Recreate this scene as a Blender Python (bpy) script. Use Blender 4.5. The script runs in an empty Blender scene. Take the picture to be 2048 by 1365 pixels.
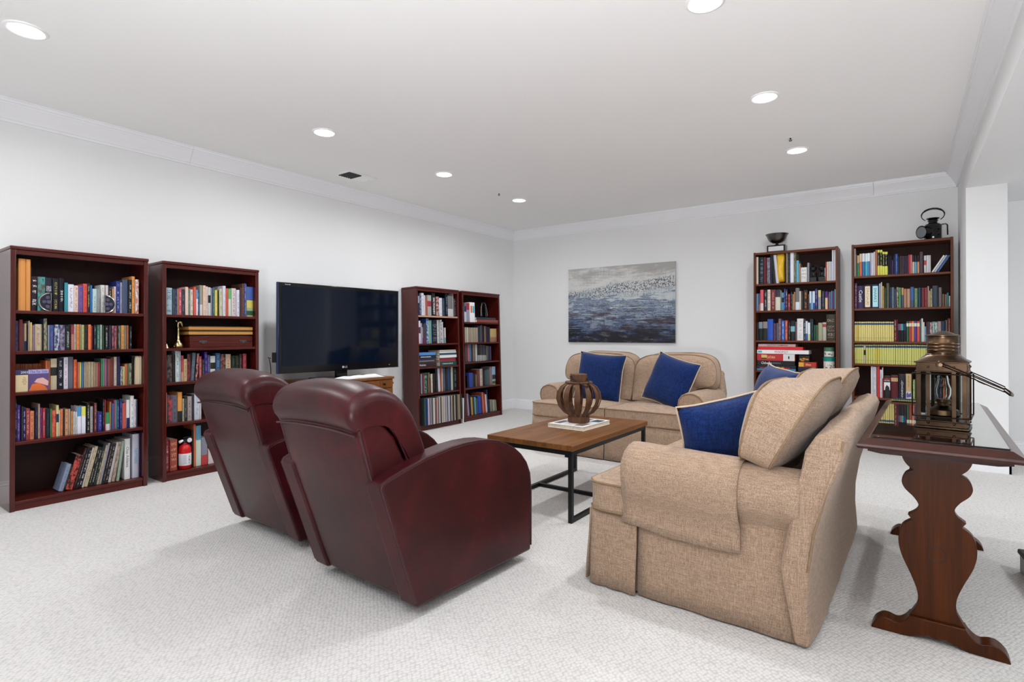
import bpy, bmesh, math, random
import numpy as np
from mathutils import Matrix, Vector, noise
C = bpy.context.scene.collection
R = math.radians
random.seed(7)

# ------------------------------------------------------------------ camera, light, exposure
cam = bpy.data.cameras.new('camera')
cam.sensor_width = 36.0
cam.lens = 1084.6 / 2048 * 36.0
cam.shift_y = -19.2 / 2048
cam.clip_start = 0.05
camo = bpy.data.objects.new('camera', cam)
C.objects.link(camo)
camo.location = (0, 0, 1.12)
camo.rotation_euler = (math.pi / 2 + 0.0054, 0, 0.6276)
bpy.context.scene.camera = camo
vs = bpy.context.scene.view_settings
vs.view_transform = 'Standard'
vs.look = 'None'
vs.gamma = 1
vs.use_curve_mapping = False
vs.exposure = 0.1
bpy.context.scene.cycles.max_bounces = 12
bpy.context.scene.cycles.diffuse_bounces = 9
bpy.context.scene.cycles.sample_clamp_indirect = 6
LAMP_W = 12.7            # each recessed ceiling light
LAMP_COL = (0.965, 0.985, 1.0)
world = bpy.data.worlds.new('world')
bpy.context.scene.world = world
world.use_nodes = True
world.node_tree.nodes['Background'].inputs[0].default_value = (0.8, 0.85, 0.9, 1)
world.node_tree.nodes['Background'].inputs[1].default_value = 0.3

def lamp(x, y, z, w, parent=None, size=0.13):
    l = bpy.data.lights.new('lamp', 'AREA')
    l.shape = 'DISK'; l.size = size; l.spread = R(165); l.energy = w; l.color = LAMP_COL
    o = bpy.data.objects.new('lamp', l); C.objects.link(o)
    o.location = (x, y, z)
    if parent: o.parent = parent
    return o
# unseen fill lamps added behind the camera and in the next room
for p in ((-0.74, -0.6), (-3.61, -1.9)):
    lamp(p[0], p[1], 2.655, LAMP_W * 0.7)
for p in ((1.7, 0.6), (1.7, 2.7), (1.7, 4.8)):
    lamp(p[0], p[1], 2.32, LAMP_W)

# unseen fill spot added behind the camera, bounced off the ceiling
fl = bpy.data.lights.new('ceiling_fill', 'SPOT')
fl.energy = 670; fl.spot_size = R(150); fl.spot_blend = 1.0; fl.shadow_soft_size = 0.15; fl.color = (0.97, 0.985, 1.0)
flo = bpy.data.objects.new('ceiling_fill', fl); C.objects.link(flo)
flo.location = (-0.1, -1.3, 0.85); flo.rotation_euler = (R(180 - 32), 0, R(4))

# ------------------------------------------------------------------ materials
def srgb(h):
    if isinstance(h, str):
        h = h.lstrip('#')
        if len(h) == 3: h = ''.join(c * 2 for c in h)
        c = [int(h[i:i + 2], 16) / 255 for i in (0, 2, 4)]
    else: c = list(h)
    return tuple(x / 12.92 if x <= 0.04045 else ((x + 0.055) / 1.055) ** 2.4 for x in c)

class NT:
    def __init__(s, name):
        s.m = bpy.data.materials.new(name); s.m.use_nodes = True
        s.t = s.m.node_tree; s.b = s.t.nodes['Principled BSDF']
    def n(s, typ, **kw):
        nd = s.t.nodes.new(typ)
        for k, v in kw.items(): setattr(nd, k, v)
        return nd
    def l(s, a, b): s.t.links.new(a, b)
    def val(s, node, i, v): node.inputs[i].default_value = v
    def math(s, op, a, b=None, clamp=False):
        nd = s.n('ShaderNodeMath', operation=op); nd.use_clamp = clamp
        for i, x in enumerate((a, b)):
            if x is None: continue
            if isinstance(x, (int, float)): nd.inputs[i].default_value = x
            else: s.l(x, nd.inputs[i])
        return nd.outputs[0]
    def coords(s, scale=(1, 1, 1), out='Object', loc=(0, 0, 0), rot=(0, 0, 0)):
        tc = s.n('ShaderNodeTexCoord'); mp = s.n('ShaderNodeMapping')
        mp.inputs['Scale'].default_value = scale; mp.inputs['Location'].default_value = loc
        mp.inputs['Rotation'].default_value = rot
        s.l(tc.outputs[out], mp.inputs[0]); return mp.outputs[0]
    def noise(s, co, scale=5, detail=3, rough=0.5, dist=0):
        nd = s.n('ShaderNodeTexNoise'); s.l(co, nd.inputs['Vector'])
        nd.inputs['Scale'].default_value = scale; nd.inputs['Detail'].default_value = detail
        nd.inputs['Roughness'].default_value = rough; nd.inputs['Distortion'].default_value = dist
        return nd.outputs['Fac']
    def ramp(s, fac, stops, interp='LINEAR'):
        nd = s.n('ShaderNodeValToRGB'); r = nd.color_ramp; r.interpolation = interp
        while len(r.elements) < len(stops): r.elements.new(0.5)
        for e, (p, c) in zip(r.elements, stops):
            e.position = p; e.color = (*c, 1) if len(c) == 3 else c
        s.l(fac, nd.inputs[0]); return nd.outputs[0]
    def mix(s, fac, a, b, mode='MIX'):
        nd = s.n('ShaderNodeMix', data_type='RGBA', blend_type=mode)
        for i, x in ((0, fac), (6, a), (7, b)):
            if isinstance(x, (int, float)): nd.inputs[i].default_value = x
            elif isinstance(x, tuple): nd.inputs[i].default_value = (*x[:3], 1)
            else: s.l(x, nd.inputs[i])
        return nd.outputs[2]
    def base(s, c):
        i = s.b.inputs['Base Color']
        if isinstance(c, tuple): i.default_value = (*c[:3], 1)
        else: s.l(c, i)
    def bump(s, h, strength=0.3, dist=0.002):
        nd = s.n('ShaderNodeBump'); nd.inputs['Strength'].default_value = strength
        nd.inputs['Distance'].default_value = dist; s.l(h, nd.inputs['Height'])
        s.l(nd.outputs[0], s.b.inputs['Normal'])
    def set(s, **kw):
        for k, v in kw.items(): s.b.inputs[k.replace('_', ' ')].default_value = v

def plain(name, col, rough=0.5, metal=0.0, var=0.06, spec=0.5, scale=8, bump=0.0, bscale=200):
    n = NT(name); c = srgb(col)
    f = n.noise(n.coords(), scale, 3)
    n.base(n.ramp(f, [(0.3, tuple(x * (1 - var) for x in c)), (0.7, tuple(min(1, x * (1 + var)) for x in c))]))
    n.set(Roughness=rough, Metallic=metal, Specular_IOR_Level=spec)
    if bump: n.bump(n.noise(n.coords(), bscale, 2), bump, 0.001)
    return n.m

def wood(name, dark, light, axis=2, rough=0.3, fine=28, coat=0.0, spec=0.5, along=1.4):
    n = NT(name); sc = [fine, fine, fine]; sc[axis] = along
    co = n.coords(tuple(sc))
    f = n.noise(co, 1.0, 5, 0.6, 0.6)
    g = n.noise(n.coords(tuple(x * 6 for x in sc)), 1.0, 2, 0.5)
    d, l = srgb(dark), srgb(light)
    c = n.ramp(f, [(0.28, d), (0.5, tuple((a + b) / 2 for a, b in zip(d, l))), (0.72, l)])
    n.base(n.mix(0.25, c, n.ramp(g, [(0.35, d), (0.65, l)])))
    n.set(Roughness=rough, Specular_IOR_Level=spec, Coat_Weight=coat, Coat_Roughness=0.12)
    n.bump(g, 0.05, 0.001)
    return n.m

def fabric(name, cols, sx=160, sz=160, rough=0.9, bump=0.5):
    n = NT(name)
    a = n.noise(n.coords((sx, sx, 22)), 1, 2, 0.6)
    b = n.noise(n.coords((22, 22, sz)), 1, 2, 0.6)
    w = n.n('ShaderNodeTexVoronoi'); n.l(n.coords((320, 320, 320)), w.inputs['Vector']); w.inputs['Scale'].default_value = 1
    m = n.math('ADD', n.math('MULTIPLY', a, 0.55), n.math('MULTIPLY', b, 0.45))
    m2 = n.math('ADD', n.math('MULTIPLY', m, 0.8), n.math('MULTIPLY', w.outputs['Distance'], 0.22))
    n.base(n.ramp(m2, [(0.38, srgb(cols[0])), (0.5, srgb(cols[1])), (0.64, srgb(cols[2]))]))
    n.set(Roughness=rough, Specular_IOR_Level=0.15, Sheen_Weight=0.15)
    n.bump(m2, bump, 0.003)
    return n.m

M = {}
M['wall'] = plain('wall_paint', 'e9eaeb', 0.75, var=0.012, spec=0.2, scale=1.3, bump=0.04, bscale=350)
M['ceiling'] = plain('ceiling_paint', 'f0efef', 0.85, var=0.01, spec=0.1, scale=1, bump=0.03, bscale=300)
M['trim'] = plain('trim_paint', 'eeeff2', 0.35, var=0.01, spec=0.4, scale=2)

def carpet():
    n = NT('loop_carpet')
    # diagonal rows of small loops, a slight blotch from walking
    br = n.n('ShaderNodeTexVoronoi'); n.l(n.coords((82, 62, 1), rot=(0, 0, R(32))), br.inputs['Vector']); br.inputs['Scale'].default_value = 1
    br.inputs['Randomness'].default_value = 0.45
    wv = n.noise(n.coords((260, 260, 1)), 1, 2, 0.6)
    bl = n.noise(n.coords((0.9, 1.6, 1)), 1, 4, 0.55)
    h = n.math('SUBTRACT', 1.0, br.outputs['Distance'])
    c1 = n.ramp(h, [(0.25, srgb('b0aeac')), (0.62, srgb('d8d6d4'))])
    c2 = n.mix(0.3, c1, n.ramp(wv, [(0.3, srgb('b6b3b1')), (0.7, srgb('dddbd9'))]))
    n.base(n.mix(n.math('MULTIPLY', bl, 0.35), c2, srgb('d4d2d0')))
    n.set(Roughness=0.95, Specular_IOR_Level=0.05, Sheen_Weight=0.1)
    n.bump(h, 0.55, 0.006)
    return n.m
M['carpet'] = carpet()
M['mahogany'] = wood('mahogany_laminate', '3e0f0b', '521812', 2, 0.17, 60, 0.0, 0.5, 3)
M['mahogany_shelf'] = wood('mahogany_laminate_shelf', '42110c', '561b13', 0, 0.3, 60, 0.0, 0.35, 3)
M['mahogany_back'] = plain('mahogany_back', '270a08', 0.5, var=0.08, spec=.25)
M['walnut'] = wood('walnut_laminate', '502817', '683620', 2, 0.4, 50, 0.0, 0.25, 3)
M['walnut_shelf'] = wood('walnut_laminate_shelf', '542a18', '6e3c24', 0, 0.4, 50, 0.0, 0.25, 3)
M['walnut_back'] = plain('walnut_back', '331c17', 0.6, var=0.1, spec=.2)
M['pale_edge'] = plain('worn_shelf_edge', 'b58a76', 0.5)
M['paper'] = plain('book_pages', 'd6ccb8', 0.9, var=0.1, spec=0.1, scale=60)
M['dresser'] = wood('dresser_walnut', '5a3015', '865226', 2, 0.35, 26, 0.0, 0.3, 1.2)
M['dresser_top'] = wood('dresser_top', '623818', '8c562a', 0, 0.35, 26, 0.0, 0.3, 1.0)
M['teak'] = None
M['black_metal'] = plain('black_steel', '17171a', 0.45, 0.4, var=0.1)
M['black_plastic'] = plain('black_gloss_plastic', '08090c', 0.15, var=0.05)
M['console'] = wood('console_walnut', '2c1306', '542809', 2, 0.34, 22, 0.0, 0.18, 1.0)
M['console_top'] = wood('console_top', '2c0f06', '45190c', 1, 0.22, 11, 0.0, 0.4, 0.8)
M['console_dark'] = wood('console_edge', '240b05', '3c140b', 0, 0.25, 30, 0.0, 0.25, 1.0)
M['brass'] = plain('aged_brass', '574434', 0.3, 1.0, var=0.25, scale=14)
M['brass_dark'] = plain('dark_brass', '31261d', 0.33, 1.0, var=0.3, scale=14)
M['polished_brass'] = plain('polished_brass', 'c9ba8a', 0.2, 1.0, var=0.1)
M['chrome'] = plain('chrome', 'c8c8cc', 0.15, 1.0)
M['pewter'] = plain('tarnished_silver', '6a6664', 0.3, 1.0, var=0.25, scale=10)
M['white_paint'] = plain('white_plastic', 'eeeeee', 0.4, var=0.02)
M['linen'] = fabric('beige_linen', ('846b58', '9e8570', 'b89f8a'), 420, 420, 0.9, 0.35)
M['linen_welt'] = plain('linen_welt', '8a735c', 0.9, var=0.15, spec=0.1, scale=80)
M['navy'] = fabric('navy_linen', ('051741', '092253', '113069'), 120, 200, 0.85, 0.25)
M['cream_cord'] = plain('cream_cord', 'c4b29a', 0.9, spec=0.1)
M['charcoal'] = plain('charcoal', '1c1d20', 0.6)
M['grey_box'] = plain('grey_plastic', '8d8d90', 0.5)

def leather():
    n = NT('burgundy_leather')
    a = n.noise(n.coords(), 3.2, 4, 0.6, 0.4)
    b = n.noise(n.coords((1, 1, 1), loc=(3, 2, 1)), 16, 4, 0.6)
    m = n.math('ADD', n.math('MULTIPLY', a, 0.75), n.math('MULTIPLY', b, 0.25))
    n.base(n.ramp(m, [(0.3, srgb('25070a')), (0.5, srgb('390b10')), (0.68, srgb('4e1218'))]))
    n.set(Roughness=0.36, Specular_IOR_Level=0.32)
    v = n.noise(n.coords(), 260, 2)
    wr = n.noise(n.coords((1, 1, 0.5)), 7, 3, 0.5)
    n.bump(n.math('ADD', n.math('MULTIPLY', v, 0.2), n.math('MULTIPLY', wr, 1.0)), 0.16, 0.006)
    return n.m
M['leather'] = leather()
M['leather_welt'] = plain('leather_welt', '3a0f14', 0.4, var=0.1)

def teak():
    n = NT('reclaimed_teak')
    br = n.n('ShaderNodeTexBrick'); n.l(n.coords(rot=(0, 0, R(90))), br.inputs['Vector'])
    br.inputs['Scale'].default_value = 1; br.inputs['Brick Width'].default_value = 0.30; br.inputs['Row Height'].default_value = 0.035
    br.inputs['Mortar Size'].default_value = 0.0008; br.inputs['Bias'].default_value = 0.0
    br.inputs['Color1'].default_value = (*srgb('62391d'), 1); br.inputs['Color2'].default_value = (*srgb('7e5028'), 1)
    br.inputs['Mortar'].default_value = (*srgb('4d3220'), 1)
    g = n.noise(n.coords((70, 3.0, 70)), 1, 5, 0.65, 0.5)
    n.base(n.mix(0.42, br.outputs['Color'], n.ramp(g, [(0.3, srgb('452711')), (0.7, srgb('865c2f'))]), 'MIX'))
    n.set(Roughness=0.55, Specular_IOR_Level=0.2); n.bump(g, 0.15, 0.001)
    return n.m
M['teak'] = teak()
M['slat_wood'] = wood('lantern_slat_wood', '432b1b', '6c4930', 2, 0.6, 40, 0, 0.3, 3)

def glass(name, tint=(0.95, 0.98, 0.97), rough=0.0):
    n = NT(name); n.base(tint)
    n.set(Roughness=rough, IOR=1.45, Transmission_Weight=1.0)
    return n.m
M['glass'] = glass('clear_glass')
M['thin_glass'] = glass('thin_glass'); M['thin_glass'].node_tree.nodes['Principled BSDF'].inputs['IOR'].default_value = 1.06
M['lens'] = None

def emit(name, col, s):
    n = NT(name); n.base((0.9, 0.9, 0.9)); n.b.inputs['Emission Color'].default_value = (*col, 1)
    n.b.inputs['Emission Strength'].default_value = s; return n.m
M['lens'] = emit('lit_lens', (1, 0.99, 0.97), 6.0)

def book_mat():
    n = NT('book_cloth')
    col = n.n('ShaderNodeAttribute', attribute_name='bcol'); ink = n.n('ShaderNodeAttribute', attribute_name='bink')
    st = n.n('ShaderNodeAttribute', attribute_name='bst')
    uv = n.n('ShaderNodeUVMap'); uv.uv_map = 'UVMap'
    sx = n.n('ShaderNodeSeparateXYZ'); n.l(uv.outputs[0], sx.inputs[0])
    u, v = sx.outputs[0], sx.outputs[1]      # u across the spine plus a whole-number seed, v in metres
    fr = n.math('FRACT', u)
    cx = n.n('ShaderNodeCombineXYZ')
    n.l(n.math('MULTIPLY', u, 2.6), cx.inputs[0]); n.l(n.math('MULTIPLY', v, 300.0), cx.inputs[1])
    lt = n.noise(cx.outputs[0], 1.0, 1, 0.5)
    cg = n.n('ShaderNodeCombineXYZ')
    n.l(n.math('FLOOR', u), cg.inputs[0]); n.l(n.math('MULTIPLY', v, 26.0), cg.inputs[1])
    gap = n.noise(cg.outputs[0], 1.0, 1, 0.5)
    inside = n.math('LESS_THAN', n.math('ABSOLUTE', n.math('SUBTRACT', fr, 0.5)), 0.2)
    t = n.math('MULTIPLY', n.math('MULTIPLY', n.math('GREATER_THAN', lt, 0.53), n.math('GREATER_THAN', gap, 0.46)), inside)
    cl = n.n('ShaderNodeCombineXYZ')
    n.l(n.math('MULTIPLY', u, 9.0), cl.inputs[0]); n.l(n.math('MULTIPLY', v, 120.0), cl.inputs[1])
    ln = n.math('MULTIPLY', n.math('GREATER_THAN', n.noise(cl.outputs[0], 1.0, 1), 0.53),
                n.math('MULTIPLY', n.math('GREATER_THAN', gap, 0.5), n.math('LESS_THAN', n.math('ABSOLUTE', n.math('SUBTRACT', fr, 0.5)), 0.38)))
    cm = n.n('ShaderNodeCombineXYZ')
    n.l(n.math('MULTIPLY', u, 1.7), cm.inputs[0]); n.l(n.math('MULTIPLY', v, 34.0), cm.inputs[1])
    mo = n.ramp(n.noise(cm.outputs[0], 1.0, 4, 0.6), [(0.42, (0, 0, 0)), (0.58, (1, 1, 1))])
    sv = st.outputs['Fac']
    is1 = n.math('COMPARE', sv, 1.0); is1.node.inputs[2].default_value = 0.2
    is2 = n.math('COMPARE', sv, 2.0); is2.node.inputs[2].default_value = 0.2
    is3 = n.math('COMPARE', sv, 3.0); is3.node.inputs[2].default_value = 0.2
    mask = n.math('ADD', n.math('ADD', n.math('MULTIPLY', n.math('MULTIPLY', is1, t), 0.85), n.math('MULTIPLY', is2, ln)), n.math('MULTIPLY', is3, mo), True)
    n.base(n.mix(mask, col.outputs['Color'], ink.outputs['Color']))
    n.set(Roughness=0.45, Specular_IOR_Level=0.35)
    return n.m
M['book'] = book_mat()

def flat(name, col, rough=0.5):
    k = 'flat_' + str(col) + name
    if k not in M:
        M[k] = plain(name, col, rough, var=0.03)
    return M[k]

# ------------------------------------------------------------------ mesh helpers
class MB:
    def __init__(s): s.v = []; s.f = []; s.mi = []
    def add(s, vs, fs, mi=0, X=None):
        o = len(s.v)
        s.v += [tuple(X @ Vector(p)) if X else tuple(p) for p in vs]
        for f in fs: s.f.append(tuple(i + o for i in f)); s.mi.append(mi)
        return s
    def box(s, x0, x1, y0, y1, z0, z1, mi=0, X=None):
        v = [(x, y, z) for x in (x0, x1) for y in (y0, y1) for z in (z0, z1)]
        return s.add(v, [(0, 1, 3, 2), (4, 6, 7, 5), (0, 4, 5, 1), (2, 3, 7, 6), (0, 2, 6, 4), (1, 5, 7, 3)], mi, X)
    def prism(s, poly, axis, c0, c1, mi=0, n=1, X=None):
        k = len(poly); v = []
        for j in range(n + 1):
            c = c0 + (c1 - c0) * j / n
            for (a, b) in poly:
                p = {0: (c, a, b), 1: (a, c, b), 2: (a, b, c)}[axis]; v.append(p)
        f = [tuple(range(k))[::-1], tuple(range(n * k, n * k + k))]
        for j in range(n):
            for i in range(k):
                i2 = (i + 1) % k
                f.append((j * k + i, j * k + i2, (j + 1) * k + i2, (j + 1) * k + i))
        return s.add(v, f, mi, X)
    def ring(s, p, d, r, n):
        d = Vector(d).normalized(); a = d.orthogonal().normalized(); b = d.cross(a)
        return [tuple(Vector(p) + (a * math.cos(2 * math.pi * i / n) + b * math.sin(2 * math.pi * i / n)) * r) for i in range(n)]
    def cyl(s, p0, p1, r0, r1=None, n=16, mi=0, X=None):
        r1 = r0 if r1 is None else r1
        d = Vector(p1) - Vector(p0)
        v = s.ring(p0, d, r0, n) + s.ring(p1, d, r1, n)
        f = [tuple(range(n))[::-1], tuple(range(n, 2 * n))] + [(i, (i + 1) % n, n + (i + 1) % n, n + i) for i in range(n)]
        return s.add(v, f, mi, X)
    def tube(s, pts, r, n=6, closed=False, mi=0, X=None):
        pts = [Vector(p) for p in pts]; k = len(pts); v = []; f = []
        prev = None
        for i, p in enumerate(pts):
            a = pts[i - 1] if (i or closed) else p; b = pts[(i + 1) % k] if (i < k - 1 or closed) else p
            d = (b - a); d = d.normalized() if d.length > 1e-9 else Vector((0, 0, 1))
            if prev is None: u = d.orthogonal().normalized()
            else:
                u = prev - d * prev.dot(d); u = u.normalized() if u.length > 1e-6 else d.orthogonal().normalized()
            prev = u; w = d.cross(u); rr = r[i] if isinstance(r, (list, tuple)) else r
            v += [tuple(p + (u * math.cos(2 * math.pi * j / n) + w * math.sin(2 * math.pi * j / n)) * rr) for j in range(n)]
        for i in range(k if closed else k - 1):
            o, q = i * n, ((i + 1) % k) * n
            f += [(o + j, o + (j + 1) % n, q + (j + 1) % n, q + j) for j in range(n)]
        if not closed: f += [tuple(range(n))[::-1], tuple(range((k - 1) * n, k * n))]
        return s.add(v, f, mi, X)
    def lathe(s, prof, n=24, c=(0, 0), mi=0, X=None):
        k = len(prof); v = []
        for i in range(n):
            a = 2 * math.pi * i / n
            v += [(c[0] + r * math.cos(a), c[1] + r * math.sin(a), z) for r, z in prof]
        f = []
        for i in range(n):
            o, q = i * k, ((i + 1) % n) * k
            f += [(o + j, q + j, q + j + 1, o + j + 1) for j in range(k - 1)]
        return s.add(v, f, mi, X)
    def sphere(s, c, r, n=12, m=8, mi=0, sc=(1, 1, 1), X=None):
        prof = [(max(1e-4, math.sin(math.pi * j / m)), -math.cos(math.pi * j / m)) for j in range(m + 1)]
        b = MB().lathe(prof, n)
        return s.add([(c[0] + x * r * sc[0], c[1] + y * r * sc[1], c[2] + z * r * sc[2]) for x, y, z in b.v], b.f, mi, X)
    def deform(s, fn): s.v = [tuple(fn(*p)) for p in s.v]; return s
    def build(s, name, mats, parent=None, bevel=0, seg=2, smooth=35, sub=0, angle=40, solid=0):
        me = bpy.data.meshes.new(name); me.from_pydata(s.v, [], s.f)
        if not isinstance(mats, (list, tuple)): mats = [mats]
        for m in mats: me.materials.append(m)
        me.polygons.foreach_set('material_index', s.mi)
        bm = bmesh.new(); bm.from_mesh(me)
        bmesh.ops.remove_doubles(bm, verts=bm.verts, dist=1e-6)
        bmesh.ops.recalc_face_normals(bm, faces=bm.faces); bm.to_mesh(me); bm.free()
        if smooth:
            me.polygons.foreach_set('use_smooth', [True] * len(me.polygons))
            if smooth < 180: me.set_sharp_from_angle(angle=R(smooth))
        o = bpy.data.objects.new(name, me); C.objects.link(o)
        if parent: o.parent = parent
        if bevel:
            b = o.modifiers.new('bevel', 'BEVEL'); b.width = bevel; b.segments = seg; b.limit_method = 'ANGLE'; b.angle_limit = R(angle)
            b.harden_normals = False
        if solid:
            q = o.modifiers.new('solid', 'SOLIDIFY'); q.thickness = solid; q.offset = 0
        if sub:
            q = o.modifiers.new('sub', 'SUBSURF'); q.levels = sub; q.render_levels = sub
        return o

def tag(o, label=None, cat=None, group=None, kind=None):
    if label: o['label'] = label
    if cat: o['category'] = cat
    if group: o['group'] = group
    if kind: o['kind'] = kind
    return o
def thing(name, label, cat, X=None, group=None):
    o = bpy.data.objects.new(name, None); C.objects.link(o); o.empty_display_size = 0.1
    if X is not None: o.matrix_world = X
    return tag(o, label, cat, group)
def at(x, y, z, rz=0): return Matrix.Translation((x, y, z)) @ Matrix.Rotation(R(rz), 4, 'Z')
def struct(o): o['kind'] = 'structure'; return o
def lerp(a, b, t): return a + (b - a) * t

_txt = {}
def text(s, w, h, mat, parent, X, name='title', fill=True, along=False):
    """flat lettering fitted in w x h, facing local -y at X; along=True reads downwards"""
    key = s
    if key not in _txt:
        cu = bpy.data.curves.new('t', 'FONT'); cu.body = s; cu.align_x = 'CENTER'; cu.align_y = 'CENTER'; cu.resolution_u = 2
        if '\n' in s: cu.space_line = 0.8
        o = bpy.data.objects.new('t', cu); C.objects.link(o)
        dg = bpy.context.evaluated_depsgraph_get(); me = bpy.data.meshes.new_from_object(o.evaluated_get(dg))
        bpy.data.objects.remove(o); bpy.data.curves.remove(cu)
        vs = [tuple(v.co) for v in me.vertices]; fs = [tuple(p.vertices) for p in me.polygons]; bpy.data.meshes.remove(me)
        xs = [p[0] for p in vs]; ys = [p[1] for p in vs]
        _txt[key] = ([( (p[0] - (min(xs) + max(xs)) / 2) / (max(xs) - min(xs)), (p[1] - (min(ys) + max(ys)) / 2) / (max(ys) - min(ys))) for p in vs], fs)
    vs, fs = _txt[key]
    Y = X @ Matrix.Rotation(R(90), 4, 'Y') if along else X
    b = MB(); b.add([(x * w, 0, y * h) for x, y in vs], fs, 0, Y)
    me = bpy.data.meshes.new(name); me.from_pydata(b.v, [], b.f); me.materials.append(mat)
    o = bpy.data.objects.new(name, me); C.objects.link(o)
    if parent: o.parent = parent
    return o

def rrect(w, h, rs, n=6):
    """outline of a rectangle w x h centred at 0 with corner radii (br, tr, tl, bl), counter-clockwise"""
    out = []
    for (cx, cy, r, a0) in ((w / 2, -h / 2, rs[0], -90), (w / 2, h / 2, rs[1], 0), (-w / 2, h / 2, rs[2], 90), (-w / 2, -h / 2, rs[3], 180)):
        ox = cx - math.copysign(r, cx); oy = cy - math.copysign(r, cy)
        for i in range(n + 1):
            a = R(a0 + 90 * i / n); out.append((ox + r * math.cos(a), oy + r * math.sin(a)))
    # fill the long edges with more points
    res = []
    for i, p in enumerate(out):
        q = out[(i + 1) % len(out)]; res.append(p); d = math.dist(p, q); k = int(d / 0.05)
        for j in range(1, k): res.append((lerp(p[0], q[0], j / k), lerp(p[1], q[1], j / k)))
    return res
def puff(outline, t, bf, bb, rings=7, power=2.2, ex=0.65):
    """a boxed cushion: outline in x,z; front face towards -y, boxing t thick, crowned by bf and bb"""
    b = MB(); n = len(outline)
    for sgn, bulge in ((-1, bf), (1, bb)):
        o = len(b.v); vs = []
        for k in range(rings):
            c = 1 - k / rings
            y = sgn * (t / 2 + bulge * max(0.0, 1 - c ** power) ** ex)
            vs += [(p[0] * c, y, p[1] * c) for p in outline]
        vs.append((0, sgn * (t / 2 + bulge), 0))
        fs = []
        for k in range(rings - 1):
            fs += [(k * n + i, k * n + (i + 1) % n, (k + 1) * n + (i + 1) % n, (k + 1) * n + i) for i in range(n)]
        fs += [((rings - 1) * n + i, (rings - 1) * n + (i + 1) % n, rings * n) for i in range(n)]
        b.add(vs, fs)
    m = rings * n + 1
    b.f += [(i, (i + 1) % n, m + (i + 1) % n, m + i) for i in range(n)]; b.mi += [0] * n
    return b
def ruffle(b, amp, sc, seed=0):
    def fn(x, y, z):
        d = noise.noise_vector(Vector((x * sc + seed, y * sc, z * sc)))
        return (x + d.x * amp, y + d.y * amp, z + d.z * amp)
    return b.deform(fn)

# ------------------------------------------------------------------ the room
XL, YB, ZC, XR, ZS = -4.84, 6.70, 2.672, 0.41, 2.337
def slab(name, x0, x1, y0, y1, z0, z1, m):
    return struct(MB().box(x0, x1, y0, y1, z0, z1).build(name, m, smooth=0))
slab('floor', -5.0, 4.4, -4.2, 6.9, -0.12, 0.0, M['carpet'])
slab('ceiling', XL - 0.1, XR, -4.1, YB + 0.1, ZC, ZC + 0.12, M['ceiling'])
slab('ceiling', XR, 4.3, -4.1, YB + 0.1, ZS, ZC + 0.12, M['wall'])
slab('wall_left', XL - 0.1, XL, -4.1, YB + 0.1, -0.02, ZC, M['wall'])
slab('wall_back', XL - 0.1, 4.3, YB, YB + 0.1, -0.02, ZC, M['wall'])
slab('wall_front', XL - 0.1, 4.3, -4.1, -4.0, -0.02, ZC, M['wall'])
slab('wall_right', 4.2, 4.3, -4.1, YB + 0.1, -0.02, ZC, M['wall'])
slab('wall_stub', XR, 0.668, 5.86, YB, -0.02, ZS, M['wall'])

CROWN = [(0, -.137), (.013, -.137), (.014, -.122), (.02, -.118), (.022, -.108), (.036, -.088), (.058, -.05), (.075, -.033), (.078, -.024), (.088, -.022), (.09, -.008), (.098, -.007), (.098, 0), (0, 0)]
def crown(name, axis, wall, sgn, c0, c1):
    return struct(MB().prism([(wall + sgn * a, ZC + z) for a, z in CROWN], axis, c0, c1).build(name, M['trim'], smooth=25))
crown('trim_1', 1, XL, 1, -4.0, 2.075)
crown('trim_2', 1, XL, 1, 2.077, YB)
crown('trim_3', 0, YB, -1, XL, -0.26)
crown('trim_4', 0, YB, -1, -0.258, XR)
crown('trim_5', 1, XR, -1, -4.0, YB)
BASE = [(0, 0), (.015, 0), (.015, .108), (.013, .113), (.015, .118), (.011, .126), (.007, .131), (.007, .139), (.004, .145), (0, .145)]
def baseboard(name, axis, wall, sgn, c0, c1):
    return struct(MB().prism([(wall + sgn * a, z) for a, z in BASE], axis, c0, c1).build(name, M['trim'], smooth=25))
baseboard('baseboard_left', 1, XL, 1, -4.0, YB)
baseboard('baseboard_back', 0, YB, -1, XL, XR)
baseboard('baseboard_stub', 0, 5.86, -1, XR - .015, 0.683)
baseboard('baseboard_stub_left', 1, XR, -1, 5.845, YB)
baseboard('baseboard_stub_right', 1, 0.668, 1, 5.845, YB)
baseboard('baseboard_right', 0, YB, -1, 0.668, 4.2)

# ceiling lights seen in the photograph
DL = [(-3.62, 0.775, 'recessed ceiling light above the left wall, nearest of the row of four'),
      (-3.605, 2.516, 'recessed ceiling light second in the left row, before the air vent'),
      (-3.61, 3.857, 'recessed ceiling light third in the left row, right of the air vent'),
      (-3.61, 5.115, 'recessed ceiling light at the far end of the left row, nearest the room corner'),
      (-0.75, 2.566, 'recessed ceiling light cut off by the top edge of the picture'),
      (-0.741, 3.833, 'recessed ceiling light in the right row between the cut-off one and the sprinkler'),
      (-0.734, 5.10, 'recessed ceiling light at the far right, just past the sprinkler head')]
for x, y, lab in DL:
    t = thing('ceiling_light', lab, 'ceiling light', at(x, y, ZC), 'recessed ceiling lights')
    MB().lathe([(.072, 0), (.072, -.006), (.079, -.009), (.088, -.006), (.09, 0)], 32).build('trim_ring', M['white_paint'], t)
    MB().lathe([(.0005, -.012), (.03, -.0115), (.055, -.0095), (.073, -.005), (.073, 0)], 32).build('lens', M['lens'], t)
    lamp(0, 0, -0.017, LAMP_W, t)
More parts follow.
